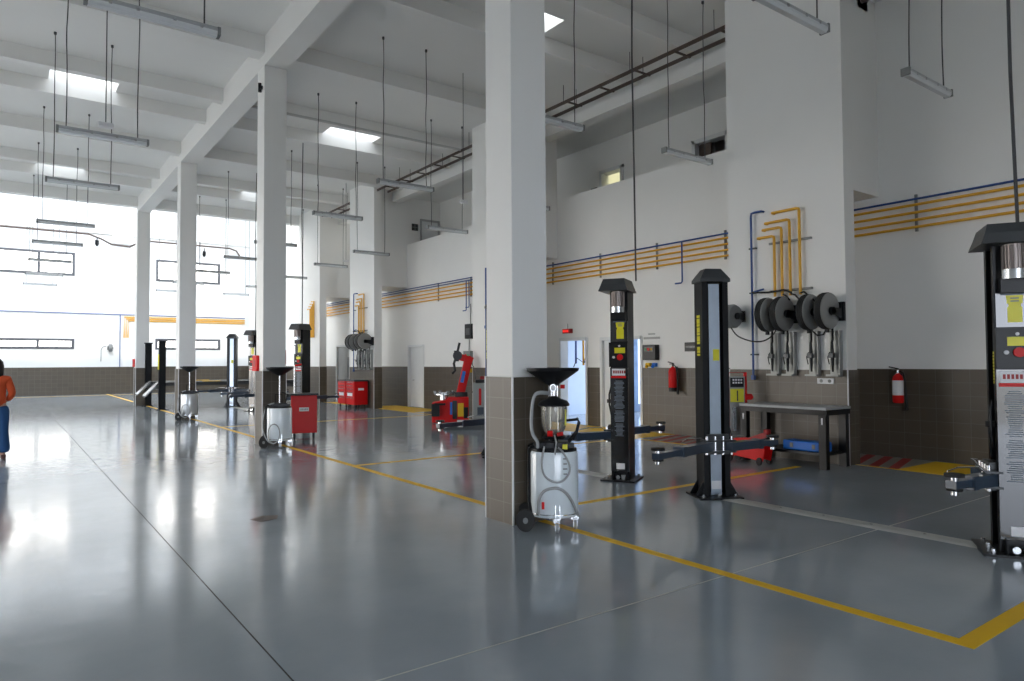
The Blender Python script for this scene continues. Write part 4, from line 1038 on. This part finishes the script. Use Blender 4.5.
b = B(); b.cbox((.08, 0, 1.25), (.22, .2, .08)); b.make('tool_bowl', 'red_dark', wb, bevel=.02)
lr = thing('wheel_ramp', 'low dark steel platform on the floor before the tyre changer', 'platform', (9.1, 14.55, 0), R(-33))
b = B(); b.plate([(-.42, -.2, 0), (-.42, -.2, .03), (-.1, -.2, .12), (.65, -.2, .20), (.65, -.2, 0)], (0, .06, 0)); b.plate([(-.42, .14, 0), (-.42, .14, .03), (-.1, .14, .12), (.65, .14, .20), (.65, .14, 0)], (0, .06, 0)); b.box(-.1, .65, -.14, .14, .03, .10); b.make('frame', 'dark', lr)
b = B(); b.tube([(-.35, -.17, .06), (-.35, .17, .06)], .03); b.tube([(-.2, -.17, .09), (-.2, .17, .09)], .03); b.make('roller', 'steel', lr)

# ---------------------------------------------------------------- person at the left edge
pr = thing('person', 'person in orange top and blue flared jeans seen from behind at the left edge', 'person', (-.13, 15.1, 0), R(180))
# local: right of picture = +x ; seen from behind
def skin_mesh(name, verts, edges, radii, m, parent, root=0, sub=2, smooth=True):
    me = bpy.data.meshes.new(name); me.from_pydata([Vector(v) for v in verts], edges, []); me.update()
    o = bpy.data.objects.new(name, me); COL.objects.link(o); o.parent = parent
    sk = o.modifiers.new('s', 'SKIN'); sk.use_smooth_shade = True
    for i, r_ in enumerate(radii):
        sv = me.skin_vertices[0].data[i]; sv.radius = (r_, r_) if not isinstance(r_, tuple) else r_; sv.use_root = (i == root)
    sb = o.modifiers.new('u', 'SUBSURF'); sb.levels = sub; sb.render_levels = sub
    me.materials.append(M[m]); return o
# body (skin) as one continuous surface
V = [(0, 0, .95), (0, .0, 1.12), (0, 0, 1.30), (0, .0, 1.42), (0, -.01, 1.50), (0, -.02, 1.60), (0, -.03, 1.70),
     (.10, 0, .88), (.105, .01, .48), (.11, .03, .09), (.12, -.08, .035),
     (-.10, 0, .88), (-.105, .01, .48), (-.11, .03, .09), (-.12, -.08, .035),
     (.17, .01, 1.40), (.235, .04, 1.16), (.16, -.10, 1.02), (.12, -.15, 1.0),
     (-.17, .01, 1.40), (-.235, .04, 1.16), (-.16, -.10, 1.02), (-.12, -.15, 1.0)]
Ed = [(0, 1), (1, 2), (2, 3), (3, 4), (4, 5), (5, 6), (0, 7), (7, 8), (8, 9), (9, 10), (0, 11), (11, 12), (12, 13), (13, 14), (3, 15), (15, 16), (16, 17), (17, 18), (3, 19), (19, 20), (20, 21), (21, 22)]
Rd = [.13, .10, .13, .10, .05, .085, .075, .09, .06, .045, .04, .09, .06, .045, .04, .055, .042, .03, .03, .055, .042, .03, .03]
body = skin_mesh('body', V, Ed, Rd, 'skin', pr)
# fingers
for sx in (1, -1):
    for k in range(5):
        x0 = sx * (.115 - .0 * k); z0 = 1.02 - .014 * k; ln = (.05, .075, .08, .075, .06)[k]
        B().tube([(x0, -.155, z0), (x0 - sx * ln * .5, -.175, z0 - .006), (x0 - sx * ln, -.168, z0 - .014)], .009, rad=[.010, .0095, .007], seg=8).make('finger', 'skin', pr, smooth=True)
# top
V2 = [(0, 0, .86), (0, 0, 1.12), (0, 0, 1.30), (0, .0, 1.41), (0, -.0, 1.48), (.165, .01, 1.40), (.245, .05, 1.15), (.17, -.09, 1.03), (-.165, .01, 1.40), (-.245, .05, 1.15), (-.17, -.09, 1.03)]
E2 = [(0, 1), (1, 2), (2, 3), (3, 4), (3, 5), (5, 6), (6, 7), (3, 8), (8, 9), (9, 10)]
skin_mesh('sweater', V2, E2, [(.185, .15), (.155, .13), (.17, .14), (.13, .11), .07, .075, .062, .05, .075, .062, .05], 'orange', pr)
V3 = [(0, 0, 1.05), (.10, 0, .84), (.11, .01, .50), (.125, .02, .10), (-.10, 0, .84), (-.11, .01, .50), (-.125, .02, .10)]
skin_mesh('jeans', V3, [(0, 1), (1, 2), (2, 3), (0, 4), (4, 5), (5, 6)], [(.15, .125), (.12, .12), .085, .115, (.115, .12), .085, .115], 'denim', pr)
B().lathe([(.05, 0), (.085, .05), (.11, .16), (.115, .30), (.10, .38), (.06, .43), (.01, .445)], c=(0, .015, 1.33), seg=20, sx=1, sy=.8).make('hair', 'hair', pr, smooth=True)
b = B(); b.lathe([(.01, -.02), (.018, 0), (.01, .02)], c=(0, -.115, 1.61), seg=8); b.make('nose', 'skin', pr, smooth=True)
b = B()
for sx in (1, -1): b.cbox((sx * .12, -.04, .045), (.085, .25, .08))
b.make('boot', 'boot', pr, bevel=.03)

# ---------------------------------------------------------------- light: sky, daylight through the openings
W = bpy.data.worlds.new('World'); bpy.context.scene.world = W; W.use_nodes = True
n = W.node_tree.nodes; l = W.node_tree.links
bg = n['Background']
tcw = n.new('ShaderNodeTexCoord'); sp = n.new('ShaderNodeSeparateXYZ'); rp = n.new('ShaderNodeValToRGB')
rp.color_ramp.elements[0].position = .45; rp.color_ramp.elements[0].color = (1.0, .94, .865, 1)
rp.color_ramp.elements[1].position = .85; rp.color_ramp.elements[1].color = (.60, .585, .555, 1)
mp = n.new('ShaderNodeMapRange'); mp.inputs['From Min'].default_value = -1
l.new(tcw.outputs['Generated'], sp.inputs[0]); l.new(sp.outputs['Z'], mp.inputs['Value']); l.new(mp.outputs[0], rp.inputs[0]); cm = n.new('ShaderNodeMixRGB'); cm.blend_type = 'MULTIPLY'; cm.inputs['Fac'].default_value = 1
r2 = n.new('ShaderNodeValToRGB'); r2.color_ramp.elements[0].position = .25; r2.color_ramp.elements[0].color = (.76, .87, 1.06, 1); r2.color_ramp.elements[1].position = .6; r2.color_ramp.elements[1].color = (1, 1, 1, 1)
m3 = n.new('ShaderNodeMapRange'); m3.inputs['From Min'].default_value = -1; l.new(sp.outputs['Y'], m3.inputs['Value']); l.new(m3.outputs[0], r2.inputs[0])
l.new(rp.outputs[0], cm.inputs['Color1']); l.new(r2.outputs[0], cm.inputs['Color2']); l.new(cm.outputs[0], bg.inputs['Color'])
bg.inputs['Strength'].default_value = 6.5
def portal(c, rot, sx, sy):
    L = bpy.data.lights.new('daylight_portal', 'AREA'); L.shape = 'RECTANGLE'; L.size = sx; L.size_y = sy; L.cycles.is_portal = True
    o = bpy.data.objects.new('daylight_portal', L); COL.objects.link(o); o.location = c; o.rotation_euler = rot
for x0, x1, y0, y1 in SK: portal(((x0 + x1) / 2, (y0 + y1) / 2, ZC + .8), (0, 0, 0), x1 - x0, y1 - y0)
for x0, x1, z0, z1 in WN: portal(((x0 + x1) / 2, YF + .1, (z0 + z1) / 2), (R(-90), 0, 0), x1 - x0, z1 - z0)
for y0, y1, z0, z1 in LH: portal((XL - .2, (y0 + y1) / 2, (z0 + z1) / 2), (0, R(-90), 0), z1 - z0, y1 - y0)
for x0, x1, z0, z1 in BH: portal(((x0 + x1) / 2, YB - .2, (z0 + z1) / 2), (R(90), 0, 0), x1 - x0, z1 - z0)
for a, c in HS: portal((3.5, (a + c) / 2, ZH + .25), (0, 0, 0), 14, c - a)
portal((16.95, 13.65, 1.6), (0, R(90), 0), 2.7, 4.5)
# warm sun from behind the camera: reaches the high far wall through the added roof lights
S = bpy.data.lights.new('sun', 'SUN'); S.energy = 1.1; S.color = (1, .90, .74); S.angle = R(1.5)
so = bpy.data.objects.new('sun', S); COL.objects.link(so)
so.rotation_euler = Vector((.12, math.cos(R(40)), -math.sin(R(40)))).to_track_quat('-Z', 'Y').to_euler()
# ---------------------------------------------------------------- camera
cam = bpy.data.cameras.new('camera'); co = bpy.data.objects.new('camera', cam); COL.objects.link(co)
cam.sensor_width = 36; cam.lens = 689.08 / 1024 * 36; cam.clip_start = .05; cam.clip_end = 300
yaw, pitch, roll = .633914769, .030847, -.0057258
F = Vector((math.sin(yaw) * math.cos(pitch), math.cos(yaw) * math.cos(pitch), math.sin(pitch)))
r0 = Vector((math.cos(yaw), -math.sin(yaw), 0)); u0 = r0.cross(F)
Rr = r0 * math.cos(roll) + u0 * math.sin(roll); U = -r0 * math.sin(roll) + u0 * math.cos(roll)
mw = Matrix((Rr, U, -F)).transposed().to_4x4(); mw.translation = (0, 0, 1.66)
co.matrix_world = mw
sc = bpy.context.scene; sc.camera = co
sc.view_settings.view_transform = 'Standard'; sc.view_settings.look = 'None'; sc.view_settings.gamma = 1
sc.view_settings.use_curve_mapping = False
sc.view_settings.exposure = 0.6
sc.cycles.use_denoising = True
sc.cycles.max_bounces = 12; sc.cycles.diffuse_bounces = 7; sc.cycles.glossy_bounces = 5; sc.cycles.transparent_max_bounces = 12
sc.cycles.sample_clamp_indirect = 10; sc.cycles.caustics_reflective = False; sc.cycles.caustics_refractive = False
